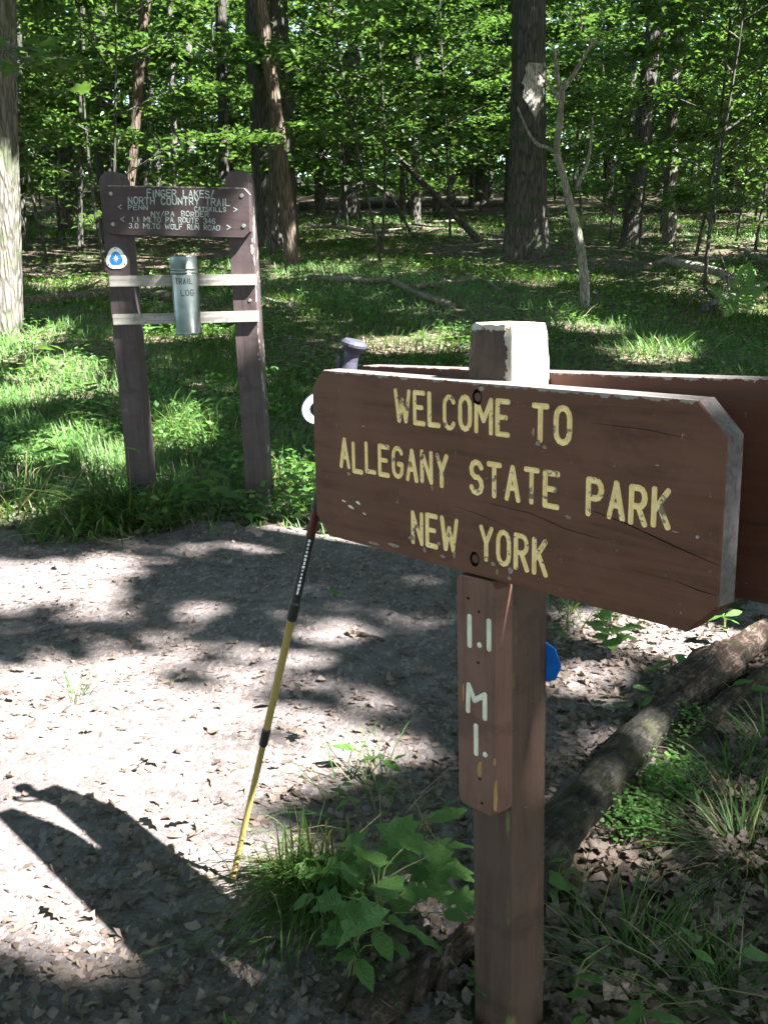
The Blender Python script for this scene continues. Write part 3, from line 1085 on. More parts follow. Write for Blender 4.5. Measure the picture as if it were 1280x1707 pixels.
dead_sapling()


# ---- fallen wood
def log(name, pix, width, mat, label, cat, lift=.3, n=10, side=(), rings=None, wob=.08, taper=.8, group=None, depth=None):
    P = [ground(u, v) if depth is None else at_depth(u, v, depth[i]) for i, (u, v) in enumerate(pix)]
    s = scale_at(P[0])
    R = width * s / 2
    if depth is None: P = [p + np.array([0, 0, R * lift * 2]) for p in P]
    C = curve(P, rings or max(8, 5 * len(P)))
    seed = int(abs(pix[0][0] * 7 + pix[0][1] * 3))
    r = np.random.default_rng(seed); ph = r.uniform(0, 6, 6)
    base = P[0] - np.array([0, 0, R])
    V, F = tube(C, np.linspace(R, R * taper, len(C)), n, True, lambda i, a: 1 + wob * (np.sin(3 * a + i * .7 + ph[0]) + .7 * np.sin(5 * a - i * 1.3 + ph[1]) + .5 * np.sin(i * 1.9 + ph[2])))
    if not side:
        o = link(name, mesh(name, rel(V, base), F, mat, smooth=True), None, base)
        return tag(o, label, cat, group)
    e = thing(name, base, label, cat, group)
    link('stem', mesh('stem', rel(V, base), F, mat, smooth=True), e)
    for pts, wd in side:
        Q = curve([(ground(u, v) + np.array([0, 0, dz])) for u, v, dz in pts], 7)
        V, F = tube(Q, np.linspace(wd * s / 2, wd * s / 5, 7), 6)
        link('branch', mesh('branch', rel(V, base), F, mat, smooth=True), e)
    return e


log('fallen_log', [(500, 352), (610, 348), (720, 347), (870, 345)], 14, M_bark, 'long dark fallen trunk lying far back across the wood', 'log', .5)
log('fallen_log', [(1030, 356), (1120, 354), (1245, 357)], 12, M_bark, 'dark fallen trunk lying far back behind the dead sapling', 'log', .5)
log('fallen_log', [(-20, 522), (90, 508), (200, 497), (300, 503)], 26, M_bark_brown, 'brown fallen log in the grass behind the trail board', 'log', .3)
yl = ground(800, 405)[1]
log('leaning_limb', [(802, 405), (770, 372), (738, 338), (690, 290), (640, 238)], 13, M_bark, 'dark dead limb slanting up left of the large scarred trunk', 'limb', depth=[yl, yl, yl + .2, yl + .4, yl + .6], taper=.6)
yl = ground(625, 395)[1]
log('leaning_limb', [(556, 376), (572, 330), (612, 305), (655, 335), (690, 398)], 9, M_bark, 'dark dead limb arching over the brush left of the slanting limb', 'limb', depth=[yl, yl, yl, yl, yl], taper=.5)
log('fallen_branch', [(515, 472), (560, 474), (610, 478), (650, 478), (690, 497), (755, 521)], 10, M_deadwood, 'long pale bent branch lying on the grass in mid distance', 'branch', .9)
log('fallen_branch', [(685, 487), (735, 480), (800, 474), (832, 492)], 9, M_deadwood, 'short grey branch on the grass beside the long pale bent one', 'branch', .9)
log('fallen_branch', [(520, 385), (560, 384), (610, 393)], 8, M_palewood, 'sun-bleached branch lying beyond the grass left of centre', 'branch', .9)
log('fallen_branch', [(1113, 454), (1150, 462), (1190, 472), (1226, 488)], 15, M_palewood, 'thick bleached branch lying beside the fern', 'branch', 1.2)
log('fallen_branch', [(1242, 430), (1262, 440), (1295, 450)], 9, M_palewood, 'short bleached branch at the picture edge above the fern', 'branch', 1.0)
log('fallen_branch', [(1170, 535), (1190, 520), (1230, 505), (1285, 486)], 13, M_bark, 'dark forked dead branch in the grass below the fern', 'branch', 1.4, side=(([(1195, 518, .1), (1165, 512, .25), (1138, 528, .02)], 6), ([(1215, 510, .12), (1205, 480, .3), (1190, 455, .45)], 4), ([(1240, 502, .12), (1225, 482, .25), (1160, 505, .1)], 5)))
log('fallen_branch', [(1075, 462), (1105, 448), (1145, 430)], 8, M_deadwood, 'thin grey branch propped in the grass left of the bleached one', 'branch', 2.0)
log('fallen_branch', [(430, 500), (455, 508), (490, 520)], 7, M_palewood, 'pale broken branch in the grass right of the trail board', 'branch', .8)
log('fallen_branch', [(80, 505), (130, 490), (172, 468)], 6, M_deadwood, 'grey branch lying left of the trail board', 'branch', 1.0)

r_ = np.random.default_rng(55)
sticks = []
for i in range(16):
    u, v = (r_.uniform(490, 820), r_.uniform(365, 425)) if i < 11 else (r_.uniform(960, 1270), r_.uniform(380, 470))
    a = r_.uniform(-.5, .5); L = r_.uniform(30, 80)
    o_ = log('fallen_branch', [(u, v), (u + L * .5, v + L * .12 * math.sin(a) + 2), (u + L, v + L * .3 * math.sin(a))], r_.uniform(3.5, 6), M_deadwood if i % 3 else M_palewood, 'thin dead branch', 'branch', 2.0, n=6, rings=7, taper=.5, group='thin dead branches on the forest floor')
    sticks.append((o_, (u + L / 2, v)))
label_near(sticks, [('the scarred trunk foot', 876, 428), ('the leaning trunk foot', 487, 440), ('the slanting dead limb', 770, 372), ('the dead sapling foot', 975, 515), ('the fern', 1222, 500), ('the far fallen trunk', 620, 350)], 'thin dead branch lying')

# ------------------------------------------------------------------ lettering
def arc(cx, cz, rx, rz, a0, a1, n=7):
    return [(cx + rx * math.cos(rad(a)), cz + rz * math.sin(rad(a))) for a in np.linspace(a0, a1, n)]


G = {
    'A': [[(0, 0), (.5, 1), (1, 0)], [(.2, .36), (.8, .36)]],
    'B': [[(0, 0), (0, 1), (.6, 1)] + arc(.6, .76, .36, .24, 90, -90) + [(0, .52)], [(.6, .52)] + arc(.6, .26, .4, .26, 90, -90) + [(0, 0)]],
    'C': [arc(.5, .72, .5, .28, 25, 180) + arc(.5, .28, .5, .28, 180, 335)],
    'D': [[(0, 0), (0, 1), (.5, 1)] + arc(.5, .66, .5, .34, 90, 0) + arc(.5, .34, .5, .34, 0, -90) + [(0, 0)]],
    'E': [[(1, 1), (0, 1), (0, 0), (1, 0)], [(0, .52), (.8, .52)]],
    'F': [[(1, 1), (0, 1), (0, 0)], [(0, .52), (.8, .52)]],
    'G': [arc(.5, .72, .5, .28, 25, 180) + arc(.5, .28, .5, .28, 180, 360) + [(1, .45), (.6, .45)]],
    'H': [[(0, 0), (0, 1)], [(1, 0), (1, 1)], [(0, .5), (1, .5)]],
    'I': [[(.5, 0), (.5, 1)]],
    'K': [[(0, 0), (0, 1)], [(.95, 1), (.05, .42)], [(.35, .6), (1, 0)]],
    'L': [[(0, 1), (0, 0), (1, 0)]],
    'M': [[(0, 0), (0, 1), (.5, .35), (1, 1), (1, 0)]],
    'N': [[(0, 0), (0, 1), (1, 0), (1, 1)]],
    'O': [arc(.5, .7, .5, .3, 0, 180) + arc(.5, .3, .5, .3, 180, 360) + [(1, .7)]],
    'P': [[(0, 0), (0, 1), (.55, 1)] + arc(.55, .74, .45, .26, 90, -90) + [(0, .48)]],
    'R': [[(0, 0), (0, 1), (.55, 1)] + arc(.55, .74, .42, .26, 90, -90) + [(0, .48)], [(.5, .48), (1, 0)]],
    'S': [arc(.5, .75, .48, .25, 20, 250) + arc(.5, .26, .5, .26, 70, -160)],
    'T': [[(0, 1), (1, 1)], [(.5, 1), (.5, 0)]],
    'U': [[(0, 1), (0, .3)] + arc(.5, .3, .5, .3, 180, 360) + [(1, 1)]],
    'W': [[(0, 1), (.25, 0), (.5, .7), (.75, 0), (1, 1)]],
    'Y': [[(0, 1), (.5, .5), (1, 1)], [(.5, .5), (.5, 0)]],
    '/': [[(0, -.05), (1, 1.1)]],
    '<': [[(1, .95), (0, .5), (1, .05)]],
    '>': [[(0, .95), (1, .5), (0, .05)]],
    '.': [[(.5, .0), (.5, .03)]],
    '0': [arc(.5, .7, .5, .3, 0, 180) + arc(.5, .3, .5, .3, 180, 360) + [(1, .7)]],
    '1': [[(.2, .8), (.5, 1), (.5, 0)]],
    '3': [arc(.45, .75, .5, .25, 150, -90) + arc(.45, .25, .55, .25, 90, -150)],
    '4': [[(.75, 0), (.75, 1), (0, .3), (1, .3)]],
    '6': [arc(.5, .7, .5, .3, 40, 180) + [(0, .3)] + arc(.5, .3, .5, .3, 180, 540)],
}
GW = {'I': .22, '.': .18, 'M': 1.15, 'W': 1.25, '/': .5, '1': .5, '<': .7, '>': .7, ' ': .75}


def corners(st):
    """cut a polyline where it turns sharply, so that every piece has round ends"""
    out, cur = [], [st[0]]
    for i in range(1, len(st)):
        cur.append(st[i])
        if i < len(st) - 1:
            a = np.subtract(st[i], st[i - 1]); b = np.subtract(st[i + 1], st[i])
            la, lb = np.linalg.norm(a), np.linalg.norm(b)
            if la < 1e-6 or lb < 1e-6: continue
            if np.dot(a, b) / la / lb < .6:
                out.append(cur); cur = [st[i]]
    out.append(cur)
    return [c for c in out if len(c) > 1]


def text_letters(s, x0, x1, zc, h, gap=.5, jitter=0.0, seed=0):
    """one list of strokes [(x, z) polylines] per letter, filling x0..x1, letters h high about zc"""
    r = np.random.default_rng(seed)
    ws = [GW.get(c, .8) for c in s]
    k = (x1 - x0) / (sum(ws) + gap * (len(s) - 1))
    out = []
    x = x0
    for c, w in zip(s, ws):
        jz = r.normal(0, jitter) * h
        L = []
        for st in G.get(c, []):
            L += corners([(x + p[0] * w * k, zc - h / 2 + p[1] * h + jz) for p in st])
        if L: out.append(L)
        x += (w + gap) * k
    return out


def text_lines(*a):
    return [st for L in text_letters(*a) for st in L]


def bead(st, r, depth=1.0, n=8, y0=0.0, ends=True):
    """round-ended stroke lying along a polyline in XZ; depth flattens it along Y"""
    P = [np.array([p[0], 0, p[1]]) for p in st]
    Q = [P[0]]
    for p in P[1:]:
        if np.linalg.norm(p - Q[-1]) > 1e-5: Q.append(p)
    P = np.array(Q)
    m = len(P)
    T = []
    for i in range(m):
        a = P[min(i + 1, m - 1)] - P[max(i - 1, 0)]
        T.append(a / np.linalg.norm(a))
    rings = [(P[0] - T[0] * r * .85, T[0], r * .5), (P[0] - T[0] * r * .45, T[0], r * .88)] if ends else []
    for i in range(m):
        k = 1.0
        if 0 < i < m - 1:
            d0 = (P[i] - P[i - 1]); d1 = (P[i + 1] - P[i])
            c = np.dot(d0, d1) / np.linalg.norm(d0) / np.linalg.norm(d1)
            k = min(1.7, 1 / math.sqrt(max(.3, (1 + c) / 2)))
        rings.append((P[i], T[i], r * k))
    if ends: rings += [(P[-1] + T[-1] * r * .45, T[-1], r * .88), (P[-1] + T[-1] * r * .85, T[-1], r * .5)]
    V = []
    for c, t, rr in rings:
        s = np.array([-t[2], 0, t[0]])
        for j in range(n):
            a = 2 * math.pi * j / n
            V.append(c + s * math.cos(a) * rr + np.array([0, math.sin(a) * min(rr, r) * depth + y0, 0]))
    F = []
    for i in range(len(rings) - 1):
        for j in range(n):
            j2 = (j + 1) % n
            F.append((i * n + j, (i + 1) * n + j, (i + 1) * n + j2, i * n + j2))
    F.append(tuple(range(n)))
    F.append(tuple(range(len(rings) * n - 1, (len(rings) - 1) * n - 1, -1)))
    return np.array(V), F


def octagon(x0, x1, z0, z1, cl, cr):
    return [(x0 + cl, z0), (x1 - cr, z0), (x1, z0 + cr), (x1, z1 - cr), (x1 - cr, z1), (x0 + cl, z1), (x0, z1 - cl), (x0, z0 + cl)]


def prism(poly, y0, y1, bev=.0015):
    """polygon in XZ (counter-clockwise seen from -Y) extruded along Y with a small bevel at both faces"""
    n = len(poly)
    P = np.array(poly); c = P.mean(0)
    sh = P + (c - P) / np.linalg.norm(c - P, axis=1)[:, None] * bev * 1.5
    V = [(x, y0, z) for x, z in sh] + [(x, y0 + bev, z) for x, z in P] + [(x, y1 - bev, z) for x, z in P] + [(x, y1, z) for x, z in sh]
    F = [tuple(range(n))]
    for k in range(3):
        for i in range(n):
            j = (i + 1) % n
            F.append((k * n + i, (k + 1) * n + i, (k + 1) * n + j, k * n + j))
    F.append(tuple(range(4 * n - 1, 3 * n - 1, -1)))
    return np.array(V), F


def carve(me, cutV, cutF, cutmi, mats):
    """cut shapes out of a mesh; the cut faces take the cutter's materials"""
    a = bpy.data.objects.new('tmp_a', me); b = bpy.data.objects.new('tmp_b', mesh('tmp', cutV, cutF, mats, mi=cutmi))
    import bmesh
    bm = bmesh.new(); bm.from_mesh(b.data)
    bmesh.ops.recalc_face_normals(bm, faces=bm.faces[:])
    bm.to_mesh(b.data); bm.free()
    COL.objects.link(a); COL.objects.link(b)
    md = a.modifiers.new('cut', 'BOOLEAN')
    md.operation = 'DIFFERENCE'; md.object = b; md.solver = 'EXACT'; md.use_self = True
    md.material_mode = 'TRANSFER'
    dg = bpy.context.evaluated_depsgraph_get(); dg.update()
    res = bpy.data.meshes.new_from_object(a.evaluated_get(dg))
    bpy.data.objects.remove(a); bpy.data.objects.remove(b)
    return res


def split(me, pick, mats):
    """the faces for which pick(face) holds, as (V, F, material index)"""
    co = [v.co[:] for v in me.vertices]
    used, V, F, mi = {}, [], [], []
    for p in me.polygons:
        if not pick(p): continue
        f = []
        for i in p.vertices:
            if i not in used:
                used[i] = len(V); V.append(co[i])
            f.append(used[i])
        F.append(f); mi.append(p.material_index)
    return V, F, mi


# ------------------------------------------------------------------ the park sign
YAW = 0.8416
A = np.array([math.cos(YAW), -math.sin(YAW), 0]); NRM = np.array([-math.sin(YAW), -math.cos(YAW), 0])
CB = np.array([.14, 1.4662, 1.0113])
S0 = .026
SIGN = CB + A * S0 - NRM * (.038 + .0425); SIGN[2] = 0
sign = thing('park_sign', SIGN, 'weathered brown wooden park sign on a square post, yellow routed lettering', 'sign')
sign.rotation_euler = (0, 0, -YAW)
LEAN = rad(-2.2)


def post_mesh():
    r = np.random.default_rng(4)
    zs = np.concatenate([np.linspace(-.3, 1.1, 15), [1.13, 1.16, 1.18, 1.2, 1.22, 1.236]])
    V, F, mi = [], [], []
    h = .0425
    prof = []
    for s in range(4):
        for k in range(6): prof.append((s, -1 + 2 * k / 6))
    n = len(prof)
    for z in zs:
        for s, t in prof:
            x, y = [(t, -1), (1, t), (-t, 1), (-1, -t)][s]
            c = 1 - (.035 if abs(t) > .99 else 0)
            wear = 0
            if z > 1.12: wear = r.normal(0, .0009) - (.004 if abs(t) > .99 and z > 1.22 else 0)
            V.append((x * (h * c + wear), y * (h * c + wear), z + (r.normal(0, .0015) if z > 1.23 else 0)))
    for i in range(len(zs) - 1):
        for k in range(n):
            k2 = (k + 1) % n
            F.append((i * n + k, i * n + k2, (i + 1) * n + k2, (i + 1) * n + k))
            s = prof[k][0]
            bare = zs[i] >= 1.05 and s in (1, 2)
            mi.append(1 if bare else 0)
    top = (len(zs) - 1) * n
    V.append((0, 0, 1.240)); c = len(V) - 1
    for k in range(n):
        F.append((top + k, top + (k + 1) % n, c)); mi.append(1)
    return mesh('post', V, F, [M_post, M_cap], mi=mi)


po = link('post', post_mesh(), sign)
po.rotation_euler = (0, LEAN, 0)


def board_part(name, mats, L, H, cl, cr, loc, roll, texts, cracks=(), holes=(), back=False):
    V, F = prism(octagon(-L / 2, L / 2, -H / 2, H / 2, cl, cr), 0, .038)
    n = 8
    mi = [0] * len(F)
    for k in range(3):
        for i in range(n):
            if k == 1 and i in (2, 3, 4): mi[1 + k * n + i] = 1      # right end, chamfer and top edge: bare wood
            if k == 1 and i == 5: mi[1 + k * n + i] = 1
    me = mesh(name, V, F, mats, mi=mi)
    if texts or cracks or holes:
        parts, cmi, spans = [], [], []
        r = np.random.default_rng(12)
        for s, x0, x1, zc, h, g in texts:
            for L in text_letters(s, x0, x1, zc, h, g, .02, int(zc * 999) % 77 + len(s)):
                xs = [p[0] for st in L for p in st]
                spans.append((min(xs) - .0062, max(xs) + .0062, zc))
                for st in L:
                    b = bead(st, .0041 * r.uniform(.92, 1.1), .95, 8, -.0002)
                    parts.append(b); cmi += [2] * len(b[1])
        for P, w in cracks:
            m = len(P)
            Vc, Fc = [], []
            for i, (x, z) in enumerate(P):
                ww = w * math.sin(math.pi * (.12 + .8 * i / (m - 1))) + .0001
                Vc += [(x, -.002, z - ww), (x, -.002, z + ww), (x, .006, z)]
            for i in range(m - 1):
                a, b = i * 3, i * 3 + 3
                Fc += [(a, a + 1, b + 1, b), (a + 1, a + 2, b + 2, b + 1), (a + 2, a, b, b + 2)]
            Fc += [(0, 2, 1), (m * 3 - 3, m * 3 - 2, m * 3 - 1)]
            parts.append((np.array(Vc), Fc)); cmi += [3] * len(Fc)
        for x, z, rr in holes:
            q = [(x + rr * math.cos(a), z + rr * 1.25 * math.sin(a)) for a in np.linspace(0, 2 * math.pi, 17)[:-1]]
            Vc = [(a, -.003, b) for a, b in q] + [(a, .007, b) for a, b in q]
            Fc = [tuple(range(16)), tuple(range(31, 15, -1))] + [(i, 16 + i, 16 + (i + 1) % 16, (i + 1) % 16) for i in range(16)]
            parts.append((np.array(Vc), Fc)); cmi += [3] * len(Fc)
        CV, CF = join(parts)
        me = carve(me, CV, CF, cmi, [mats[0], mats[0], M_yellow, M_crack])
    slots = [m.name if m else '' for m in me.materials]
    yi = slots.index(M_yellow.name) if M_yellow.name in slots else -1
    V, F, mi = split(me, lambda p: p.material_index != yi, None)
    o = link(name, mesh(name, V, F, list(me.materials), mi=mi), sign, loc)
    o.rotation_euler = (0, roll, 0)
    if yi >= 0:
        for x0, x1, zc in spans:
            V, F, mi = split(me, lambda p: p.material_index == yi and abs(p.center[2] - zc) < .046 and x0 <= p.center[0] <= x1, None)
            if V: link('letter', mesh('letter', V, F, M_yellow), o)
    return o


front = board_part('sign_board', [M_board, M_edge], .7876, .29, .033, .041, (-S0, -.0805, CB[2] - SIGN[2]), -.0295,
                   [('WELCOME', -.18, .055, .0975, .047, .5), ('TO', .102, .1635, .0975, .047, .55),
                    ('ALLEGANY', -.32, -.068, .006, .046, .5), ('STATE', -.0166, .145, .006, .046, .5), ('PARK', .197, .319, .006, .046, .5),
                    ('NEW', -.144, -.047, -.0925, .048, .5), ('YORK', .0034, .1266, -.0925, .048, .5)],
                   [([(.2, -.012), (.26, -.022), (.31, -.034), (.35, -.043), (.3935, -.052)], .0011), ([(.335, -.083), (.365, -.088), (.394, -.0895)], .0008),
                    ([(.02, -.03), (.1, -.033), (.16, -.045), (.23, -.05)], .0006), ([(-.05, -.045), (.0, -.05), (.06, -.06)], .0005), ([(.2, .104), (.28, .103), (.35, .097)], .0005)],
                   [(-.0044, .1234, .0095), (-.0095, -.1204, .0095)])
for x, z in ((-.0044, .1234), (-.0095, -.1204)):
    V, F = tube([(x, .0012, z), (x, .0075, z)], [.0066, .0072], 12)
    link('bolt', mesh('bolt', V, F, M_boltpaint), front)
V, F = tube([(.3619, -.0018, -.0211), (.3619, .004, -.0211)], [.0022, .0022], 8)
link('nail', mesh('nail', V, F, M_bolt), front)
# bare splinters where paint has flaked off the face
for x, z, w, h in ((-.297, -.0836, .016, .006), (-.2775, -.0735, .012, .006), (-.315, -.076, .012, .003), (-.262, -.09, .009, .003)):
    q = [(x - w / 2, z + h * .3), (x - w * .1, z + h * .5), (x + w * .3, z + h * .1), (x + w / 2, z - h * .5), (x, z - h * .4), (x - w * .35, z - h * .1)]
    V = [(a, -.0004, b) for a, b in q] + [(a, .001, b) for a, b in q]
    F = [tuple(range(5, -1, -1)), tuple(range(6, 12))] + [(i, (i + 1) % 6, 6 + (i + 1) % 6, 6 + i) for i in range(6)]
    link('paint_chip', mesh('paint_chip', V, F, M_cream), front)
r_ = np.random.default_rng(40)
M_flake = plain('flaked_bare_wood', (0.26, 0.21, 0.165), 0.85, 0.1, var=0.4, scale=90)
for x, z, w, h in ((-.148, -.112, .012, .009), (-.118, -.126, .009, .012), (-.077, -.129, .012, .007), (-.052, -.122, .007, .016), (-.085, -.11, .01, .008), (.028, -.121, .014, .007), (.036, -.131, .006, .010), (.062, -.124, .012, .011), (.06, -.136, .006, .008), (.109, .068, .008, .010),
                   (.121, .064, .010, .006), (.101, .083, .005, .012), (.004, .136, .012, .010), (-.083, .0, .006, .004), (-.099, -.024, .005, .009), (.165, -.028, .012, .005), (.3, .06, .008, .002), (.33, -.02, .012, .002), (-.26, .058, .006, .003), (-.3, -.027, .008, .006), (-.19, -.132, .03, .006), (-.24, -.137, .03, .005)):
    m_ = 9
    q = []
    for i_ in range(m_):
        a_ = 2 * math.pi * i_ / m_
        f_ = r_.uniform(.55, 1.15)
        q.append((x + w / 2 * f_ * math.cos(a_), z + h / 2 * f_ * math.sin(a_)))
    V = [(a, -.0003, b) for a, b in q] + [(a, .001, b) for a, b in q]
    F = [tuple(range(m_ - 1, -1, -1)), tuple(range(m_, 2 * m_))] + [(i_, (i_ + 1) % m_, m_ + (i_ + 1) % m_, m_ + i_) for i_ in range(m_)]
    link('paint_chip', mesh('paint_chip', V, F, M_flake), front)

bb = board_part('sign_board', [M_back, M_edge], .90, .29, .035, .04, (-S0 + .015, .0425 + .001, CB[2] - SIGN[2] + .0075), -.054, [])
bb['label'] = 'second dark brown board on the far side of the post'

poly = octagon(-.0405, .0405, .478, .862, .008, .010)
V, F = prism(poly, -.0425 - .0375, -.0425)
plq = link('mileage_plaque', mesh('mileage_plaque', V, F, [M_plaque]), sign, (.004, 0, 0))
plq.rotation_euler = (0, LEAN, 0)
strokes = [[(-.0135, .752), (-.0135, .798)], [(.0065, .757), (.0072, .7575)], [(.0265, .756), (.0265, .80)],
           [(-.0185, .643), (-.0165, .686), (-.004, .664), (.0175, .679), (.0175, .641)], [(-.0015, .576), (-.0015, .622)], [(.0175, .58), (.018, .5805)]]
for grp in ((0,), (1,), (2,), (3,), (4,), (5,)):
    V, F = join([bead(c, .0047, .55, 10, -.0425 - .0375) for g_ in grp for c in corners(strokes[g_])])
    link('letter', mesh('letter', V, F, M_cream, smooth=True), plq)
for x, z, w, h in ((.006, .553, .010, .026), (.0385, .52, .007, .052), (.0375, .575, .005, .012), (-.028, .672, .004, .03)):
    q = [(x - w / 2, z - h / 2), (x + w * .2, z - h * .55), (x + w / 2, z - h * .2), (x + w * .4, z + h / 2), (x - w * .1, z + h * .4), (x - w * .45, z + h * .1)]
    yy = -.0425 - .0375
    V = [(a, yy - .0006, b) for a, b in q] + [(a, yy + .001, b) for a, b in q]
    F = [tuple(range(5, -1, -1)), tuple(range(6, 12))] + [(i, (i + 1) % 6, 6 + (i + 1) % 6, 6 + i) for i in range(6)]
    link('paint_chip', mesh('paint_chip', V, F, plain('bare_orange_wood', (0.36, 0.2, 0.075))), plq)
for x, z in ((.006, .81), (-.016, .827), (.004, .728), (.006, .535), (.01, .495)):
    V, F = tube([(x, -.0425 - .0382, z), (x, -.0425 - .036, z)], [.0024, .0024], 8)
    link('nail', mesh('nail', V, F, M_crack), plq)

# blue blaze nailed to the back of the post
q = [(-.02, -.036), (.006, -.026), (.018, 0), (.006, .026), (-.02, .036), (-.03, 0)]
V, F = prism(q, 0, .002, .0004)
bz = link('trail_blaze', mesh('trail_blaze', V, F, M_cloth_blue), sign, (.0245, .0435, .705))
bz.rotation_euler = (0, LEAN, 0)
bz['label'] = 'blue plastic trail blaze nailed to the back of the post'

# ------------------------------------------------------------------ the trail board (two posts, board, rails)
KM = np.array([-.9974, 5.3526, 0.0]); KM[2] = gzf(KM[0], KM[1])
kio = thing('trail_board', KM, 'brown two-post trail information board with grey rails standing in the grass', 'sign')
KE = (0, rad(-2), rad(-6))
kio.rotation_euler = KE
KMAT = Matrix.Translation(KM) @ Matrix.Rotation(KE[2], 4, 'Z') @ Matrix.Rotation(KE[1], 4, 'Y')


def kiosk_post(x, top, mat):
    w = .06
    pr = [(-w, -.35), (w, -.35)] + [(w * math.cos(a), top - .055 + .055 * math.sin(a)) for a in np.linspace(.15, math.pi - .15, 9)]
    V, F = prism(pr, -.06, .06, .003)
    mi = None
    o = link('post', mesh('post', V, F, [mat]), kio, (x, 0, 0))
    return o


kz = .05 - KM[2]
kiosk_post(-.303, 1.711 + kz, M_kpost)
kp = kiosk_post(.339, 1.69 + kz, M_kpost_worn)
kp['label'] = 'post with pale peeling paint along one edge'
V, F = prism(octagon(-.3695, .3695, -.1175, .1175, .028, .03), 0, .038)
mi = [0] * len(F)
for k_ in range(3):
    for i in range(8):
        if k_ == 1 and i in (3, 4, 5): mi[1 + k_ * 8 + i] = 1
kb = link('sign_board', mesh('sign_board', V, F, [M_kboard, M_rail], mi=mi), kio, (.0345, -.099, 1.503 + kz))
kb.rotation_euler = (0, rad(3.4), 0)
x_ = .0345
for nm, items in (('top', [('FINGER LAKES/', -.111, .223, .084, .034, .4)]), ('second', [('NORTH COUNTRY TRAIL', -.208, .302, .0475, .034, .38)]),
                  ('third', [('<', -.262, -.245, .0155, .022, .4), ('PENN', -.21, -.112, .0145, .022, .4), ('CATSKILLS', .126, .284, .0135, .022, .42), ('>', .324, .34, .0135, .022, .4)]),
                  ('fourth', [('NY/PA', -.093, .022, -.0135, .024, .4), ('BORDER', .06, .196, -.0115, .025, .4)]),
                  ('fifth', [('<', -.252, -.235, -.043, .023, .4), ('1.1 MI.TO PA ROUTE 346', -.194, .23, -.042, .025, .36)]),
                  ('bottom', [('3.0 MI.TO WOLF RUN ROAD', -.209, .252, -.0735, .025, .36), ('>', .288, .306, -.071, .025, .4)])):
    for s, x0, x1, zc, h, g in items:
        Ls = text_letters(s, x0 - x_, x1 - x_, zc, h * .94, g, .04, len(s))
        for L in Ls:
            V, F = join([bead(st, .0022 if h < .03 else .003, .35, 6, 0) for st in L])
            link('letter', mesh('letter', V, F, M_ktext, smooth=True), kb)
for x, z in ((-.2958, 1.6), (.365, 1.603), (-.2918, 1.457), (.3735, 1.463)):
    x -= x_; z -= 1.523
    V, F = tube([(x, -.004, z * 1.02), (x, .004, z * 1.02)], [.009, .011], 10)
    link('bolt', mesh('bolt', V, F, M_bolt), kb)
for zl, zr in ((1.1775, 1.162), (.9855, .9817)):
    V, F = box(.755, .026, .053)
    ro = link('rail', mesh('rail', V, F, M_rail), kio, (.03, -.074, (zl + zr) / 2 + kz))
    ro.rotation_euler = (0, math.atan2(zl - zr, .755), 0)
# three-cornered badge
def badge(r, z0):
    pts = []
    for k in range(3):
        a0 = 90 + k * 120
        for a in np.linspace(-60, 60, 7):
            rr = r * (1.02 - .2 * (abs(a) / 60) ** 1.2)
            pts.append((rr * math.cos(rad(a0 + a)), rr * math.sin(rad(a0 + a)) - .006 + z0))
    return pts


V, F = prism(badge(.058, 0), 0, .003, .0006)
mk = link('trail_marker', mesh('trail_marker', V, F, M_white), kio, (-.309, -.0635, 1.293 + kz))
mk['label'] = 'white three-cornered trail marker with blue centre'
V, F = prism(badge(.036, 0), 0, .0012, .0003)
em = link('emblem', mesh('emblem', V, F, M_blue), mk, (0, -.0013, 0))
sp = []
for i in range(16):
    a = 2 * math.pi * i / 16 + math.pi / 2
    rr = (.021 if i % 4 == 0 else .016) if i % 2 == 0 else .006
    sp.append((rr * math.cos(a), rr * math.sin(a) - .004))
V, F = prism(sp, 0, .0012, .0002)
link('star', mesh('star', V, F, M_white), mk, (0, -.0026, 0))
for x, z in ((0, .046), (-.043, -.033), (.043, -.033)):
    V, F = tube([(x, -.0015, z), (x, .001, z)], [.0035, .0035], 8)
    link('nail', mesh('nail', V, F, M_black), mk)
V, F = tube([(.367, -.0635, 1.06 + kz), (.367, -.06, 1.06 + kz)], [.008, .009], 8)
link('bolt', mesh('bolt', V, F, M_bolt), kio)

# the log canister strapped to the rails
cl = KMAT @ Vector((.066, -.088 - .066, .905 + kz))
can = thing('log_canister', cl, 'galvanised metal cylinder marked TRAIL LOG fixed to the grey rails', 'canister')
can.rotation_euler = KE
zs = [0, .004, .0045, .29, .2905]
V, F = tube([(0, 0, z) for z in (0, .002, .012, .013, .288, .30)], [.063, .0655, .0655, .0645, .0645, .0645], 32)
body = link('body', mesh('body', V, F, M_steel, smooth=True), can)
V, F = tube([(0, 0, z) for z in (.298, .300, .307, .308, .314, .315, .322, .323, .378, .384, .386)], [.066, .0675, .0675, .066, .066, .068, .068, .0668, .0668, .065, .058], 32)
link('lid', mesh('lid', V, F, M_steel, smooth=True), can)


def on_can(st_list, r):
    V, F = join([bead(s, .0022, .3, 6, 0) for s in st_list])
    out = []
    for x, y, z in V:
        a = x / r
        rr = r - y
        out.append((rr * math.sin(a), -rr * math.cos(a), z))
    return np.array(out), F


V, F = on_can(text_lines('TRAIL', -.028, .055, .262, .026, .45) + text_lines('LOG', -.004, .058, .206, .027, .45), .0648)
link('lettering', mesh('lettering', V, F, M_black), body)['label'] = 'black letters TRAIL LOG'

# ------------------------------------------------------------------ trekking pole leaning between the sign's two boards
FOOT = np.array([-.331, 1.945, 0.0]); FOOT[2] = gzf(FOOT[0], FOOT[1])
HEAD = np.array([-.052, 1.852, 1.186])
pole = thing('trekking_pole', FOOT, 'yellow and black trekking pole leaning against the park sign', 'trekking pole')


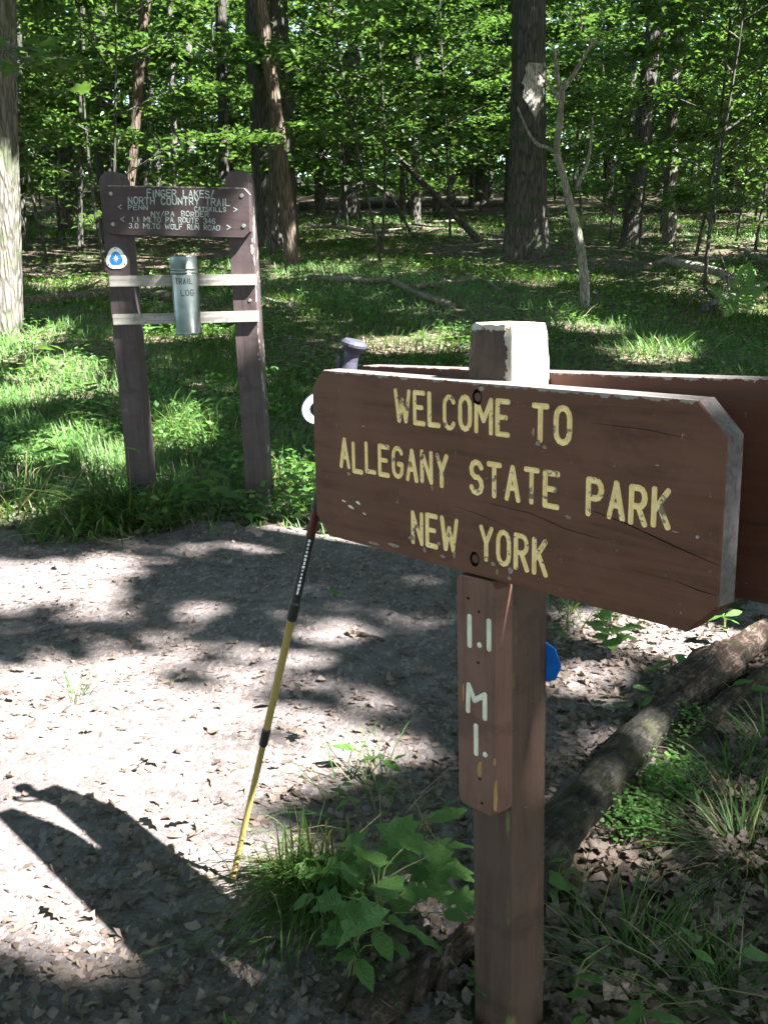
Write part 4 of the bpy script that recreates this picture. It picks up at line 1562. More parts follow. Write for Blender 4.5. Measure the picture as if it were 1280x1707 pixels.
def vrow(P):
    d = P - np.array([0, 0, CAM_H])
    zc = d[1] * math.cos(PITCH) - d[2] * math.sin(PITCH); yc = d[1] * math.sin(PITCH) + d[2] * math.cos(PITCH)
    return 853.5 - 1700 * yc / zc


def on_pole(v):
    lo, hi = 0.0, 1.0
    for _ in range(40):
        m = (lo + hi) / 2
        if vrow(FOOT + (HEAD - FOOT) * m) > v: lo = m
        else: hi = m
    return lo


PT = lambda t: FOOT + (HEAD - FOOT) * t


def seg(name, t0, t1, r0, r1, mat, n=12, extra=None):
    P = [PT(t0), PT(t1)]; R = [r0, r1]
    if extra: P = [PT(t0 + (t1 - t0) * a) for a, _ in extra]; R = [b for _, b in extra]
    V, F = tube(P, R, n)
    return link(name, mesh(name, rel(V, FOOT), F, mat, smooth=False), pole)


t_c1a, t_c1b = on_pole(1243), on_pole(1214)
t_c2a, t_c2b = on_pole(1034), on_pole(1003)
t_red, t_top = on_pole(890), on_pole(862)
seg('tip', 0, .022, .003, .006, M_poleblk)
seg('lower_shaft', .02, t_c1a + .004, .0060, .0066, M_poleyel)
seg('collar', t_c1a, t_c1b, .009, .009, M_poleblk, extra=[(0, .0075), (.08, .0092), (.9, .0092), (1, .0078)])
seg('middle_shaft', t_c1b - .003, t_c2a + .003, .0078, .0078, M_poleyel)
seg('collar', t_c2a, t_c2b, .0105, .0105, M_poleblk, extra=[(0, .0088), (.1, .0106), (.9, .0106), (1, .0092)])
up_s = seg('upper_shaft', t_c2b - .003, t_red, .0088, .0088, M_poleblk)
seg('red_band', t_red - .001, t_top + .02, .0089, .0089, M_polered)
# white print along the black section
ax = (HEAD - FOOT) / np.linalg.norm(HEAD - FOOT)
tocam = np.array([0, 0, CAM_H]) - PT((t_c2b + t_red) / 2); tocam -= ax * np.dot(tocam, ax); tocam /= np.linalg.norm(tocam)
sd_ = np.cross(ax, tocam)
parts = []
r_ = np.random.default_rng(8)
for k in range(15):
    t = t_c2b + (t_red - t_c2b) * (.16 + .76 * k / 14)
    w = r_.uniform(.0014, .003); h = r_.uniform(.002, .0042)
    c = PT(t) + tocam * .0089
    V = [c - sd_ * w - ax * h, c + sd_ * w - ax * h * .7, c + sd_ * w * .8 + ax * h, c - sd_ * w + ax * h * .8]
    V = V + [v - tocam * .002 for v in V]
    parts.append((np.array(V), [(0, 1, 2, 3), (7, 6, 5, 4), (0, 4, 5, 1), (1, 5, 6, 2), (2, 6, 7, 3), (3, 7, 4, 0)]))
V, F = join(parts)
link('print', mesh('print', rel(V, FOOT), F, M_white), pole)
seg('neck', t_top + .015, .88, .0105, .0125, M_poleblk)
gr = seg('grip', .87, 1, .015, .015, M_grip, 16, [(0, .013), (.06, .0165), (.2, .0145), (.34, .0165), (.5, .0145), (.64, .0165), (.76, .0135), (.86, .0135), (.9, .019), (.94, .0235), (.97, .0235), (1, .019)])
tb = PT(.985)
V, F = box(.006, .012, .035, PT(.965) + np.array([-.021, 0, -.002]))
link('strap_buckle', mesh('strap_buckle', rel(V, FOOT), F, M_grip), pole)


def strap():
    L = [(602, 626, 1.848), (580, 640, 1.846), (556, 652, 1.846), (534, 658, 1.846), (518, 667, 1.846), (510, 681, 1.846), (516, 696, 1.846), (536, 701, 1.848), (564, 690, 1.848), (598, 646, 1.848)]
    P = curve([at_depth(u, v, Y) for u, v, Y in L], 40)
    c = P.mean(0)
    T = np.gradient(P, axis=0); T /= np.linalg.norm(T, axis=1)[:, None]
    view = np.array([0.25, -1, .1]); view /= np.linalg.norm(view)
    S = np.cross(T, view); S /= np.linalg.norm(S, axis=1)[:, None]
    def strip(a, b, off):
        V = np.concatenate([P + S * a + view * off, P + S * b + view * off, P + S * b + view * (off - .0018), P + S * a + view * (off - .0018)])
        n = len(P); F = []
        for i in range(n - 1):
            for k in range(4):
                k2 = (k + 1) % 4
                F.append((k * n + i, k * n + i + 1, k2 * n + i + 1, k2 * n + i))
        return V, F
    V, F = strip(-.0065, .0065, 0)
    so = link('strap', mesh('strap', rel(V, FOOT), F, M_strap, smooth=False), pole)
    V, F = join([strip(-.0085, -.0065, .0003), strip(.0065, .0085, .0003)])
    link('strap_edging', mesh('strap_edging', rel(V, FOOT), F, M_strapedge), so)


strap()

# ------------------------------------------------------------------ near fallen wood
def rough_log(e, name, pts, widths, mat, seed, n=26, rings=64, amp=.09):
    r = np.random.default_rng(seed); ph = r.uniform(0, 6.28, 12)
    P = curve([ground(u, v, dz) for u, v, dz in pts], rings)
    W = np.interp(np.linspace(0, 1, rings), np.linspace(0, 1, len(widths)), widths) / 2
    R = np.array([w * scale_at(p) for w, p in zip(W, P)])
    jit = r.normal(0, 1, (rings, n))
    jit = (jit + np.roll(jit, 1, 0) + np.roll(jit, -1, 0)) / 2

    def rough(i, a):
        f = 1 + amp * (np.sin(2 * a + i * .11 + ph[0]) + .8 * np.sin(5 * a + i * .23 + ph[1]) + .6 * np.sin(9 * a - i * .31 + ph[2]) + .7 * math.sin(i * .37 + ph[3]) + .5 * math.sin(i * .83 + ph[4]))
        return f + amp * .45 * jit[i]
    V, F = tube(P, R, n, True, rough)
    return link(name, mesh(name, rel(V, np.array(e.location)), F, mat, smooth=True), e)


lb = ground(905, 1440)
NEARLOG = thing('fallen_log', lb, 'mossy dark log lying behind the sign post, rotten at its far end', 'log')
rough_log(NEARLOG, 'stem', [(870, 1490, .05), (935, 1385, .06), (1000, 1305, .065), (1060, 1238, .06), (1108, 1188, .055)], [76, 75, 72, 66, 52], M_logwood, 3, amp=.045)
for k_, (pts, ws) in enumerate((([(1082, 1212, .02), (1130, 1165, .05), (1185, 1120, .055), (1235, 1080, .045), (1300, 1035, .03)], [26, 74, 70, 58, 34]), ([(1118, 1228, .015), (1165, 1205, .04), (1215, 1165, .05), (1300, 1105, .04)], [14, 34, 30, 22]), ([(1060, 1260, .02), (1105, 1215, .03), (1150, 1185, .05)], [16, 30, 16]),
                                ([(1160, 1110, .1), (1200, 1085, .1), (1250, 1058, .07)], [10, 30, 18]), ([(1190, 1220, .01), (1205, 1235, .012), (1215, 1262, .01)], [10, 20, 8]))):
    rough_log(NEARLOG, 'rotten_piece', pts, ws, M_rot2, 10 + k_, n=18, rings=36, amp=.13)
STUMP = log('rotten_stump', [(610, 1720), (690, 1655), (745, 1610), (800, 1572)], 74, M_rot2, 'dark rotten wood lying against the foot of the sign post', 'log', .2, n=14, rings=20, wob=.12, taper=.8,
    side=(([(700, 1720, .06), (705, 1690, .09), (722, 1635, .09)], 24), ([(735, 1700, .06), (745, 1660, .1), (770, 1618, .1)], 18), ([(560, 1700, .02), (575, 1690, .03), (600, 1655, .05)], 20)))

# ------------------------------------------------------------------ leaf litter and grass
def clear_of(x, y):
    """keeps leaves and blades out of posts"""
    k = np.ones(len(x), bool)
    for cx, cy_, r in ((SIGN[0], SIGN[1], .075), (KM[0] - .3, KM[1] + .03, .08), (KM[0] + .335, KM[1] - .03, .08)):
        k &= (x - cx) ** 2 + (y - cy_) ** 2 > r * r
    return k


def litter():
    r = np.random.default_rng(14)
    sets = []
    # fine fragments on the trail, thinning with distance
    n = 28000
    y = .9 + 4.6 * r.uniform(0, 1, n) ** .8; x = r.uniform(-.46, .46, n) * (y + .9)
    pt = .5 + .3 * np.sin(x * 4.1 + 1.3 * np.sin(y * 3.3)) + .3 * np.sin(y * 5.2 + x * 2.7)
    k = in_path(x, y, .1) & clear_of(x, y) & (r.uniform(0, 1, n) < .2 + .9 * pt)
    sets.append((x[k], y[k], r.uniform(.009, .03, k.sum()) * r.uniform(.7, 1.3, k.sum()), .2))
    # whole leaves
    n = 3600
    y = .9 + 5.2 * r.uniform(0, 1, n) ** .9; x = r.uniform(-.48, .48, n) * (y + 1)
    dens = np.where(in_path(x, y, -.05), .14, 1.0)
    k = (r.uniform(0, 1, n) < dens) & clear_of(x, y)
    sets.append((x[k], y[k], r.uniform(.03, .07, k.sum()), .4))
    # thick litter to the right of the post
    n = 6500
    y = r.uniform(1.0, 3.6, n); x = r.uniform(.2, 2.0, n)
    k = (x > .1 + .05 * y) & clear_of(x, y)
    sets.append((x[k], y[k], r.uniform(.018, .058, k.sum()), .45))
    # deep litter around the plants at the foot of the sign
    n = 5200
    y = r.uniform(.95, 2.5, n); x = r.uniform(-.75, .35, n)
    k = (r.uniform(0, 1, n) < np.clip(1.25 - .75 * (y - 1.0) + .5 * x, .12, 1)) & clear_of(x, y)
    sets.append((x[k], y[k], r.uniform(.014, .05, k.sum()), .45))
    # scattered through the grass behind
    n = 5200
    y = r.uniform(5, 24, n); x = r.uniform(-.46, .46, n) * y
    k = clear_of(x, y) & (r.uniform(0, 1, n) < .5 + .5 * np.sin(x * 1.1 + y * .7))
    sets.append((x[k], y[k], r.uniform(.05, .11, k.sum()), .4))
    Vs, Fs, Ts, b = [], [], [], 0
    for x, y, s, tilt in sets:
        n = len(x)
        z = gz(x, y) + .0145 + s * .04 * r.uniform(0, 1.2, n)
        V, F, k = leaves_np(np.stack([x, y, z], 1), s, rand_dirs(n, tilt, r), r, .62, shape='lobed')
        t = np.clip(r.beta(1.1, 1.9, n) if s.max() < .045 else r.beta(2.2, 3.0, n), 0, 1)
        Vs.append(V); Fs.append(F + b); Ts.append(np.repeat(t, k)); b += len(V)
    o = link('leaf_litter', mesh('leaf_litter', np.concatenate(Vs), np.concatenate(Fs), M_litter, np.concatenate(Ts), smooth=True))
    tag(o, 'brown dead leaves and fragments strewn over the trail and forest floor', 'leaf litter', kind='stuff')


litter()


def grass():
    r = np.random.default_rng(15)
    n = 170000
    y = 4.4 + 28 * r.uniform(0, 1, n) ** 1.7; x = r.uniform(-.46, .46, n) * (y + .6)
    pat = .5 + .5 * np.sin(x * 1.7 + 1.2 * np.sin(y * .9)) * np.sin(y * 1.3 + x * .6)
    edge_d = y - path_top(x)
    far = np.clip((edge_d + .12) / .75, 0, 1)
    k = (edge_d > -.12) & clear_of(x, y) & (r.uniform(0, 1, n) < (.28 + .65 * pat) * (.06 + .94 * far)) & ~((y > 16) & (np.sin(x * .6 + 2) + np.sin(y * .5) < -.5))
    x, y, far = x[k], y[k], far[k]
    n = len(x)
    h = (.45 + .55 * far) * r.uniform(.05, .17, n) * (.8 + .5 * np.sin(x * 2.3 + y * 1.9) ** 2)
    # blades lean together in swathes
    head = 2.2 * np.sin(x * .9 + y * .5) + r.normal(0, 1.0, n)
    V, F, kk = blades_np(np.stack([x, y, gz(x, y) - .005], 1), h, .0045 + .00055 * y, r.uniform(.2, .85, n), r, .5, head)
    o = link('grass', mesh('grass', V, F, M_grass, np.repeat(r.uniform(0, 1, n), kk)))
    tag(o, 'fine green woodland grass spreading under the trees', 'grass', kind='stuff')
    # low broad-leaved ground cover between the blades
    n = 60000
    y = 4.6 + 30 * r.uniform(0, 1, n) ** 1.6; x = r.uniform(-.46, .46, n) * (y + .6)
    pat = np.sin(x * 2.1 + 2) * np.sin(y * 1.4 + x * .3 + 1) + .5 * np.sin(x * 5 + y * 4)
    k = (~in_path(x, y, .0)) & clear_of(x, y) & (pat > -.1)
    x, y = x[k], y[k]; n = len(x)
    z = gz(x, y) + r.uniform(.03, .16, n)
    V, F, kk = leaves_np(np.stack([x, y, z], 1), r.uniform(.025, .06, n) * (1 + y * .025), rand_dirs(n, .4, r), r, .7, .08)
    o = link('ground_cover', mesh('ground_cover', V, F, M_fresh, np.repeat(r.uniform(0, .9, n), kk)))
    tag(o, 'small green leaves of low plants among the grass', 'ground cover', kind='stuff')


grass()


def tuft(u, v, n, h, spread, lean, label, seed, head=None, dry=.1, w=.0042, hs=.9, group='grass tufts beside the trail'):
    r = np.random.default_rng(seed)
    c = ground(u, v)
    q = r.normal(0, spread, (n, 2))
    k = clear_of(c[0] + q[:, 0], c[1] + q[:, 1])
    q = q[k]; n = len(q)
    B = np.stack([q[:, 0], q[:, 1], gz(c[0] + q[:, 0], c[1] + q[:, 1]) - c[2] - .006], 1)
    a = np.arctan2(q[:, 1], q[:, 0]) + r.normal(0, .5, n)
    if head is not None: a = head + r.normal(0, hs, n)
    V, F, kk = blades_np(B, h * r.uniform(.5, 1.15, n), w * r.uniform(.7, 1.3, n), np.clip(r.normal(lean, .25, n), .1, 1.5), r, .55, a)
    mi = np.repeat((r.uniform(0, 1, n) < dry).astype(int), kk)
    o = link('grass_tuft', mesh('grass_tuft', V, F, [M_grass, M_drygrass], np.repeat(r.uniform(0, 1, n), kk), mi=mi), None, c)
    tag(o, label, 'grass', group)


tuft(225, 862, 420, .29, .13, .8, 'long arching grass tuft at the foot of the trail board', 1, head=-1.9, w=.010)
tuft(165, 880, 150, .25, .12, .9, 'arching grass tuft left of the trail board at the trail edge', 2, head=-2.0, w=.010)
tuft(30, 850, 200, .32, .16, .8, 'pale dry grass tuft at the left trail edge', 3, dry=.45, w=.007)
tuft(275, 725, 240, .34, .15, .7, 'bright sunlit grass tuft between the posts of the trail board', 4, w=.007)
tuft(350, 745, 160, .3, .13, .8, 'arching grass tuft near the right post of the trail board', 5, w=.007)
tuft(70, 690, 150, .3, .14, .8, 'rounded grass tuft in shade left of the trail board', 6, w=.007)
tuft(515, 1475, 360, .23, .045, .62, 'dense green grass tuft spilling over beside the pole tip', 7, head=-1.7, w=.0044, hs=.45)
tuft(550, 1470, 120, .22, .05, .85, 'grass tuft at the edge of the leafy plants by the sign', 8, head=-1.7, w=.0034, hs=.7)
tuft(545, 1530, 170, .19, .045, .8, 'grass tuft hanging over the litter in front of the shaded plant', 27, head=-1.9, w=.004, hs=.5)
tuft(640, 1375, 60, .17, .08, .7, 'loose grass tuft behind the leafy plants by the sign', 9, dry=.35, w=.0032)
tuft(1240, 1420, 130, .18, .05, 1.0, 'arching grass tuft on the litter right of the log', 10, w=.0042, dry=.12)
tuft(1225, 1310, 80, .14, .05, .9, 'green grass tuft close beside the log', 11, w=.0042)
tuft(1285, 1255, 80, .15, .07, .9, 'grass tuft at the right picture edge above the log', 12, w=.0042)
tuft(1120, 1650, 80, .14, .07, .9, 'shaded grass tuft in the bottom right corner', 13, w=.0034)
tuft(1225, 1690, 90, .14, .07, 1.0, 'low grass tuft at the very bottom right', 14, w=.0034)
tuft(1040, 1600, 90, .16, .05, .8, 'thin grass tuft between post and corner tuft', 15, w=.003)
tuft(122, 1170, 26, .12, .02, .7, 'tiny grass sprout on the bare trail', 16, w=.003)
tuft(470, 810, 120, .25, .12, .8, 'grass tuft right of the trail board at the trail edge', 17, w=.006)
tuft(960, 1010, 120, .28, .1, .8, 'grass tuft behind the sign post under the boards', 18, w=.005)
tuft(905, 560, 120, .35, .25, .8, 'sunlit grass tuft far behind the sign post', 19, w=.009)
tuft(1090, 590, 140, .35, .25, .8, 'sunlit grass tuft beyond the right end of the sign', 20, w=.009)


def creeper(cx, cy_, rx, ry, n, seed, label):
    r = np.random.default_rng(seed)
    a = r.uniform(0, 6.28, n); q = np.sqrt(r.uniform(0, 1, n))
    u = cx + rx * q * np.cos(a); v = cy_ + ry * q * np.sin(a)
    P = np.array([ground(a_, b_) for a_, b_ in zip(u[::6], v[::6])])
    P = np.repeat(P, 6, 0)[:n] + r.normal(0, .02, (n, 3)) * [1, 1, 0]
    P[:, 2] = gz(P[:, 0], P[:, 1]) + r.uniform(.02, .085, n)
    V, F, kk = leaves_np(P, r.uniform(.009, .018, n), rand_dirs(n, .45, r), r, .8, .1)
    c = P.mean(0); c[2] = gzf(c[0], c[1])
    o = link('creeping_plant', mesh('creeping_plant', V - c, F, M_shadeleaf, np.repeat(r.uniform(.1, 1, n), kk)), None, c)
    tag(o, label, 'plant', kind='stuff')


creeper(1115, 1325, 52, 34, 640, 41, 'tiny-leaved green creeper along the side of the log')
creeper(1065, 1390, 45, 28, 520, 42, 'tiny-leaved creeper at the near end of the log')
creeper(1135, 1235, 30, 35, 300, 43, 'tiny-leaved creeper by the rotten end of the log')


# ------------------------------------------------------------------ plants with single leaves
def plant(name, base, leaves, label, cat='plant', group=None, seed=0, fresh=True):
    """leaves: (u, v, height above ground, length in photo pixels, kind, yaw in degrees)"""
    r = np.random.default_rng(seed + 100)
    b = ground(*base)
    e = thing(name, b, label, cat, group)
    parts = []
    for u, v, hz, px, kind, yaw in leaves:
        c = ground(u, v, hz)
        s = px * scale_at(c) * 1.12
        ya = rad(yaw) + r.normal(0, .12)
        d = np.array([math.cos(ya), math.sin(ya), 0])
        root = c - d * s * .5
        put_leaf(kind, root, s, ya, r.normal(.12, .16), r.normal(0, .2), e)
        j = b + (root - b) * .15 + np.array([0, 0, max(.0, root[2] - b[2]) * .6])
        parts.append(tube(curve([b + r.normal(0, .008, 3) * [1, 1, 0] - [0, 0, .01], j, root], 6), np.linspace(.0022, .0011, 6), 5))
    V, F = join(parts)
    link('stem', mesh('stem', rel(V, b), F, M_stem, smooth=True), e)
    return e


plant('seedling', (622, 1290), [(572, 1250, .07, 46, 'ovate', 170), (618, 1247, .1, 26, 'ovate', 80), (612, 1264, .09, 24, 'ovate', 200), (634, 1262, .08, 20, 'ovate', 30), (655, 1273, .07, 36, 'ovate', -20), (668, 1262, .08, 24, 'ovate', 60)], 'bright sunlit seedling on the trail behind the leafy plants', seed=1)
plant('broadleaf_plant', (590, 1640), [(590, 1525, .16, 92, 'lobed_shade', 215), (712, 1548, .14, 112, 'long', -12), (570, 1515, .15, 50, 'lobed', 160), (640, 1568, .12, 56, 'ovate_shade', -60), (609, 1618, .08, 58, 'ovate', -80), (662, 1528, .13, 34, 'ovate_shade', 20), (550, 1562, .1, 52, 'lobed_shade', 200), (568, 1592, .09, 42, 'lobed', 190), (670, 1582, .09, 36, 'ovate_shade', -40), (628, 1530, .14, 36, 'ovate_shade', 10)], 'large-leaved green plant in front of the sign post', seed=2)
plant('broadleaf_plant', (690, 1510), [(752, 1358, .24, 76, 'long', 35), (655, 1383, .22, 70, 'lobed_shade', 150), (668, 1418, .18, 72, 'lobed_shade', 10), (770, 1408, .2, 52, 'ovate_shade', 20), (725, 1400, .19, 60, 'lobed_shade', 80), (752, 1445, .16, 74, 'lobed_shade', -10), (670, 1500, .1, 52, 'round', -80), (735, 1482, .11, 66, 'round', -70), (775, 1500, .12, 52, 'lobed_shade', -60), (640, 1440, .15, 60, 'ovate_shade', 200), (700, 1450, .15, 60, 'lobed_shade', 120), (715, 1352, .22, 44, 'ovate_shade', 100), (770, 1455, .14, 46, 'ovate', -30)], 'leafy plant cluster close beside the mileage plaque', seed=3)
plant('broadleaf_plant', (560, 1500), [(560, 1438, .14, 66, 'lobed_shade', 190), (505, 1452, .11, 62, 'lobed_shade', 180), (525, 1425, .13, 44, 'ovate_shade', 140), (596, 1452, .14, 56, 'lobed_shade', 40), (590, 1480, .1, 50, 'ovate_shade', -60), (545, 1470, .1, 44, 'ovate_shade', 220), (612, 1485, .1, 30, 'ovate', 20), (600, 1410, .16, 46, 'ovate_shade', 70), (640, 1345, .14, 34, 'ovate', 90)], 'shaded leafy plant behind the grass tuft at the pole tip', seed=4)
plant('seedling', (800, 1668), [(806, 1603, .1, 46, 'lobed', 80), (783, 1622, .08, 30, 'lobed', 160), (805, 1642, .07, 44, 'lobed', -90), (828, 1628, .08, 28, 'lobed', -20)], 'small maple-leaved seedling at the foot of the sign post', seed=5)
plant('seedling', (955, 1680), [(978, 1622, .1, 64, 'long_fresh', 120), (962, 1655, .06, 40, 'ovate', 170), (1000, 1560, .12, 42, 'long_fresh', 110), (985, 1590, .08, 30, 'long', 100), (962, 1700, .05, 34, 'ovate', 200)], 'shaded seedling with long leaves right of the sign post', seed=6)
plant('seedling', (1065, 1720), [(1058, 1690, .09, 52, 'long_fresh', 60), (1040, 1695, .08, 46, 'ovate', 150), (1110, 1705, .07, 90, 'long', -20), (1056, 1668, .09, 36, 'ovate', 100)], 'seedling with pale and dark leaves at the bottom edge', seed=7)
plant('seedling', (1150, 1590), [(1150, 1552, .12, 56, 'ovate_shade', 70), (1262, 1590, .1, 50, 'ovate_shade', 20), (1175, 1590, .08, 36, 'long', -20)], 'dull green seedling above the bottom right grass', seed=8)
plant('seedling', (376, 1712), [(372, 1692, .05, 18, 'ovate', 120), (386, 1697, .05, 18, 'ovate', 20), (377, 1703, .04, 18, 'ovate', -80), (392, 1704, .04, 14, 'ovate', -30)], 'tiny bright green clover-like seedling at the bottom edge', seed=9)
plant('seedling', (925, 1505), [(925, 1432, .1, 36, 'ovate', 170), (930, 1462, .08, 46, 'ovate', -40), (952, 1452, .09, 34, 'ovate', 20), (922, 1490, .05, 30, 'ovate', -80), (945, 1475, .06, 30, 'ovate', -30)], 'rounded bright leaves peeping out beside the post and log', seed=10)
for i, (b, c, ls, lab) in enumerate((((945, 1060), 0, [(930, 1028, .2, 26), (945, 1015, .22, 26), (922, 1045, .15, 24), (955, 1035, .15, 26), (938, 1055, .1, 24)], 'sunlit fresh plant just right of the post under the boards'),
                                     ((1010, 1082), 0, [(985, 1038, .16, 40), (1010, 1025, .2, 36), (1030, 1052, .13, 44), (1022, 1072, .08, 40), (995, 1060, .1, 34), (1045, 1062, .1, 32), (1060, 1045, .12, 32), (1005, 1045, .14, 34)], 'pale sunlit leafy plant on the litter beneath the sign boards'),
                                     ((1115, 1132), 0, [(1105, 1105, .08, 30), (1135, 1098, .1, 34), (1120, 1122, .05, 26), (1085, 1115, .06, 24), (1140, 1112, .06, 26)], 'bright seedling beside the sunlit end of the log'),
                                     ((1205, 1060), 0, [(1195, 1028, .12, 34), (1218, 1030, .12, 30), (1205, 1045, .08, 26), (1222, 1020, .14, 26)], 'small bright seedling under the corner of the sign board'),
                                     ((1065, 1185), 0, [(1040, 1178, .06, 32), (1080, 1165, .07, 30), (1070, 1145, .08, 30), (1055, 1195, .04, 26), (1110, 1165, .06, 24), (1010, 1155, .05, 28)], 'dull green seedling left of the rotten end of the log'),
                                     ((1250, 1160), 0, [(1240, 1142, .08, 34), (1265, 1150, .08, 32), (1275, 1125, .1, 26)], 'seedling growing on the rotten log at the picture edge'))):
    r_ = np.random.default_rng(60 + i)
    plant('seedling', b, [(u, v, h, p, 'lobed' if i == 1 else 'ovate', r_.uniform(0, 360)) for u, v, h, p in ls], lab, seed=20 + i)
plant('seedling', (112, 840), [(50, 720, .42, 34, 'ovate', 160), (80, 737, .38, 36, 'ovate', 10), (75, 750, .34, 40, 'ovate', 190), (100, 758, .32, 30, 'ovate', -20), (92, 771, .28, 42, 'ovate', 180), (78, 727, .4, 22, 'ovate', 40), (118, 780, .22, 22, 'ovate', 20), (84, 806, .14, 18, 'ovate', 90)], 'tall seedling with sunlit drooping leaves left of the trail board', seed=30)
plant('seedling', (138, 850), [(125, 818, .12, 34, 'lobed', 190), (155, 815, .14, 36, 'lobed', -20), (140, 800, .15, 32, 'ovate', 90), (108, 818, .1, 26, 'ovate', 170), (150, 832, .08, 26, 'ovate', -60)], 'low bright seedling left of the foot of the trail board', seed=31)
plant('broadleaf_plant', (300, 850), [(300, 812, .14, 34, 'round', 190), (330, 818, .15, 32, 'round', -30), (345, 805, .16, 34, 'round', 20), (275, 790, .18, 36, 'round', 150), (320, 792, .18, 32, 'round', 80), (340, 830, .1, 30, 'round', -70), (365, 790, .16, 34, 'round', 30), (285, 830, .1, 30, 'round', 210), (372, 815, .12, 32, 'round', -10), (385, 825, .1, 30, 'round', -40), (310, 775, .2, 30, 'ovate_shade', 100), (350, 770, .22, 34, 'ovate_shade', 60)], 'shaded round-leaved plant between the posts of the trail board', seed=32)
plant('seedling', (222, 850), [(221, 747, .42, 26, 'round', 0)], 'single round leaf standing before the left post of the trail board', seed=33)
plant('seedling', (352, 895), [(340, 875, .08, 18, 'ovate', 170), (362, 880, .07, 24, 'ovate', -30), (352, 866, .1, 16, 'ovate', 90), (355, 892, .03, 18, 'ovate', -80)], 'small pale seedling at the trail edge before the trail board', seed=34)
plant('seedling', (480, 830), [(468, 790, .16, 28, 'ovate', 150), (492, 795, .16, 30, 'ovate', 20), (480, 775, .2, 26, 'ovate', 90), (500, 812, .1, 26, 'ovate', -20), (462, 812, .1, 24, 'ovate', 200), (508, 770, .2, 24, 'ovate', 40)], 'seedling right of the trail board at the trail edge', seed=35)
plant('seedling', (556, 1000), [(548, 984, .05, 18, 'lobed', 170), (562, 986, .05, 18, 'lobed', 0), (556, 978, .06, 14, 'lobed', 90)], 'tiny green seedling on the bare trail beside the pole', seed=36)
plant('seedling', (60, 640), [(45, 590, .2, 30, 'ovate', 150), (75, 580, .25, 32, 'ovate', 20), (85, 600, .2, 30, 'ovate', -20), (60, 612, .15, 28, 'ovate', 90), (95, 575, .22, 26, 'ovate', 40), (30, 615, .12, 28, 'ovate', 200)], 'sunlit leafy seedling near the pale trunk at the picture edge', seed=37)
plant('seedling', (160, 680), [(150, 648, .14, 24, 'lobed', 160), (165, 652, .14, 24, 'lobed', -10), (158, 640, .16, 20, 'lobed', 90)], 'small lobed seedling in the shaded grass left of the trail board', seed=38)


plant('broadleaf_plant', (630, 1590), [(500, 1495, .12, 50, 'ovate_shade', 190), (540, 1500, .14, 56, 'lobed_shade', 200), (610, 1430, .2, 64, 'lobed_shade', 120), (690, 1395, .22, 66, 'lobed_shade', 60), (640, 1475, .16, 60, 'lobed_shade', 170), (700, 1490, .14, 56, 'lobed_shade', 0), (560, 1545, .1, 52, 'lobed', 210), (760, 1530, .1, 44, 'ovate_shade', -30), (580, 1395, .18, 50, 'lobed_shade', 160), (735, 1420, .2, 58, 'lobed_shade', 30)], 'dense dark leaves filling the middle of the plant bed by the sign', seed=41)
plant('seedling', (565, 1365), [(562, 1320, .1, 26, 'ovate', 170), (580, 1305, .12, 22, 'ovate', 60), (570, 1338, .06, 24, 'ovate', 220), (592, 1330, .08, 24, 'ovate', 10)], 'pale sunlit seedling at the upper edge of the plant bed', seed=42)
plant('seedling', (650, 1330), [(635, 1310, .08, 26, 'ovate', 150), (662, 1308, .1, 28, 'ovate', 30), (650, 1330, .05, 24, 'ovate', -60), (690, 1330, .06, 26, 'ovate', 0)], 'small seedling between the trail and the mileage plaque', seed=43)
# ---- yellowed bent stalks rising from the plants
for i, (L, lab) in enumerate(((((600, 1500, 0), (606, 1440, .12), (614, 1370, .26)), 'thin yellow stalk standing among the leaves left of the sign post'), (((730, 1500, .0), (715, 1440, .1), (703, 1362, .26)), 'bent yellow stalk crossing the leaves beside the plaque'), (((728, 1505, 0), (745, 1440, .14), (700, 1355, .27), (682, 1300, .3)), 'long arching dry stalk above the leafy plants'),
                              (((622, 1640, 0), (640, 1670, .05), (720, 1715, .04)), 'thin reddish stalk lying over the rotten wood'))):
    P = curve([ground(u, v, h) for u, v, h in L], 10)
    b = P[0].copy()
    V, F = tube(P, np.linspace(.0016, .0009, 10), 5)
    tag(link('dry_stalk', mesh('dry_stalk', rel(V, b), F, M_drygrass if i < 3 else M_bark_brown), None, b), lab, 'stalk')


def fern():
    b = ground(1222, 535)
    e = thing('fern', b, 'green fern with fine sunlit fronds beside the bleached branch', 'fern')
    r = np.random.default_rng(77)
    for tip_u, tip_v, hz in ((1248, 440, 1), (1186, 482, 1), (1275, 470, 1), (1205, 508, 1)):
        tip = at_depth(tip_u, tip_v, b[1] - .1 * hz)
        mid = (b + tip) / 2 + np.array([0, 0, .12])
        C = curve([b, mid, tip], 18)
        parts = [tube(C, np.linspace(.005, .002, 18), 4)]
        T = np.gradient(C, axis=0)
        for i in range(3, 18):
            L = .21 * math.sin(math.pi * min(1, .25 + .75 * (i - 3) / 15)) ** .8 * (1 - .5 * (i / 18))
            t = T[i] / np.linalg.norm(T[i])
            s = np.cross(t, [0, -.6, .8]); s /= np.linalg.norm(s)
            for sg in (-1, 1):
                p0 = C[i]; p1 = C[i] + s * sg * L + t * .03 + np.array([0, 0, -.015])
                m = (p0 + p1) / 2
                parts.append((np.array([p0, m + t * .022, p1, m - t * .022]), [(0, 1, 2), (0, 2, 3)]))
        V, F = join(parts)
        link('frond', mesh('frond', rel(V, b), F, M_fresh, np.full(len(F), .6)), e)


fern()

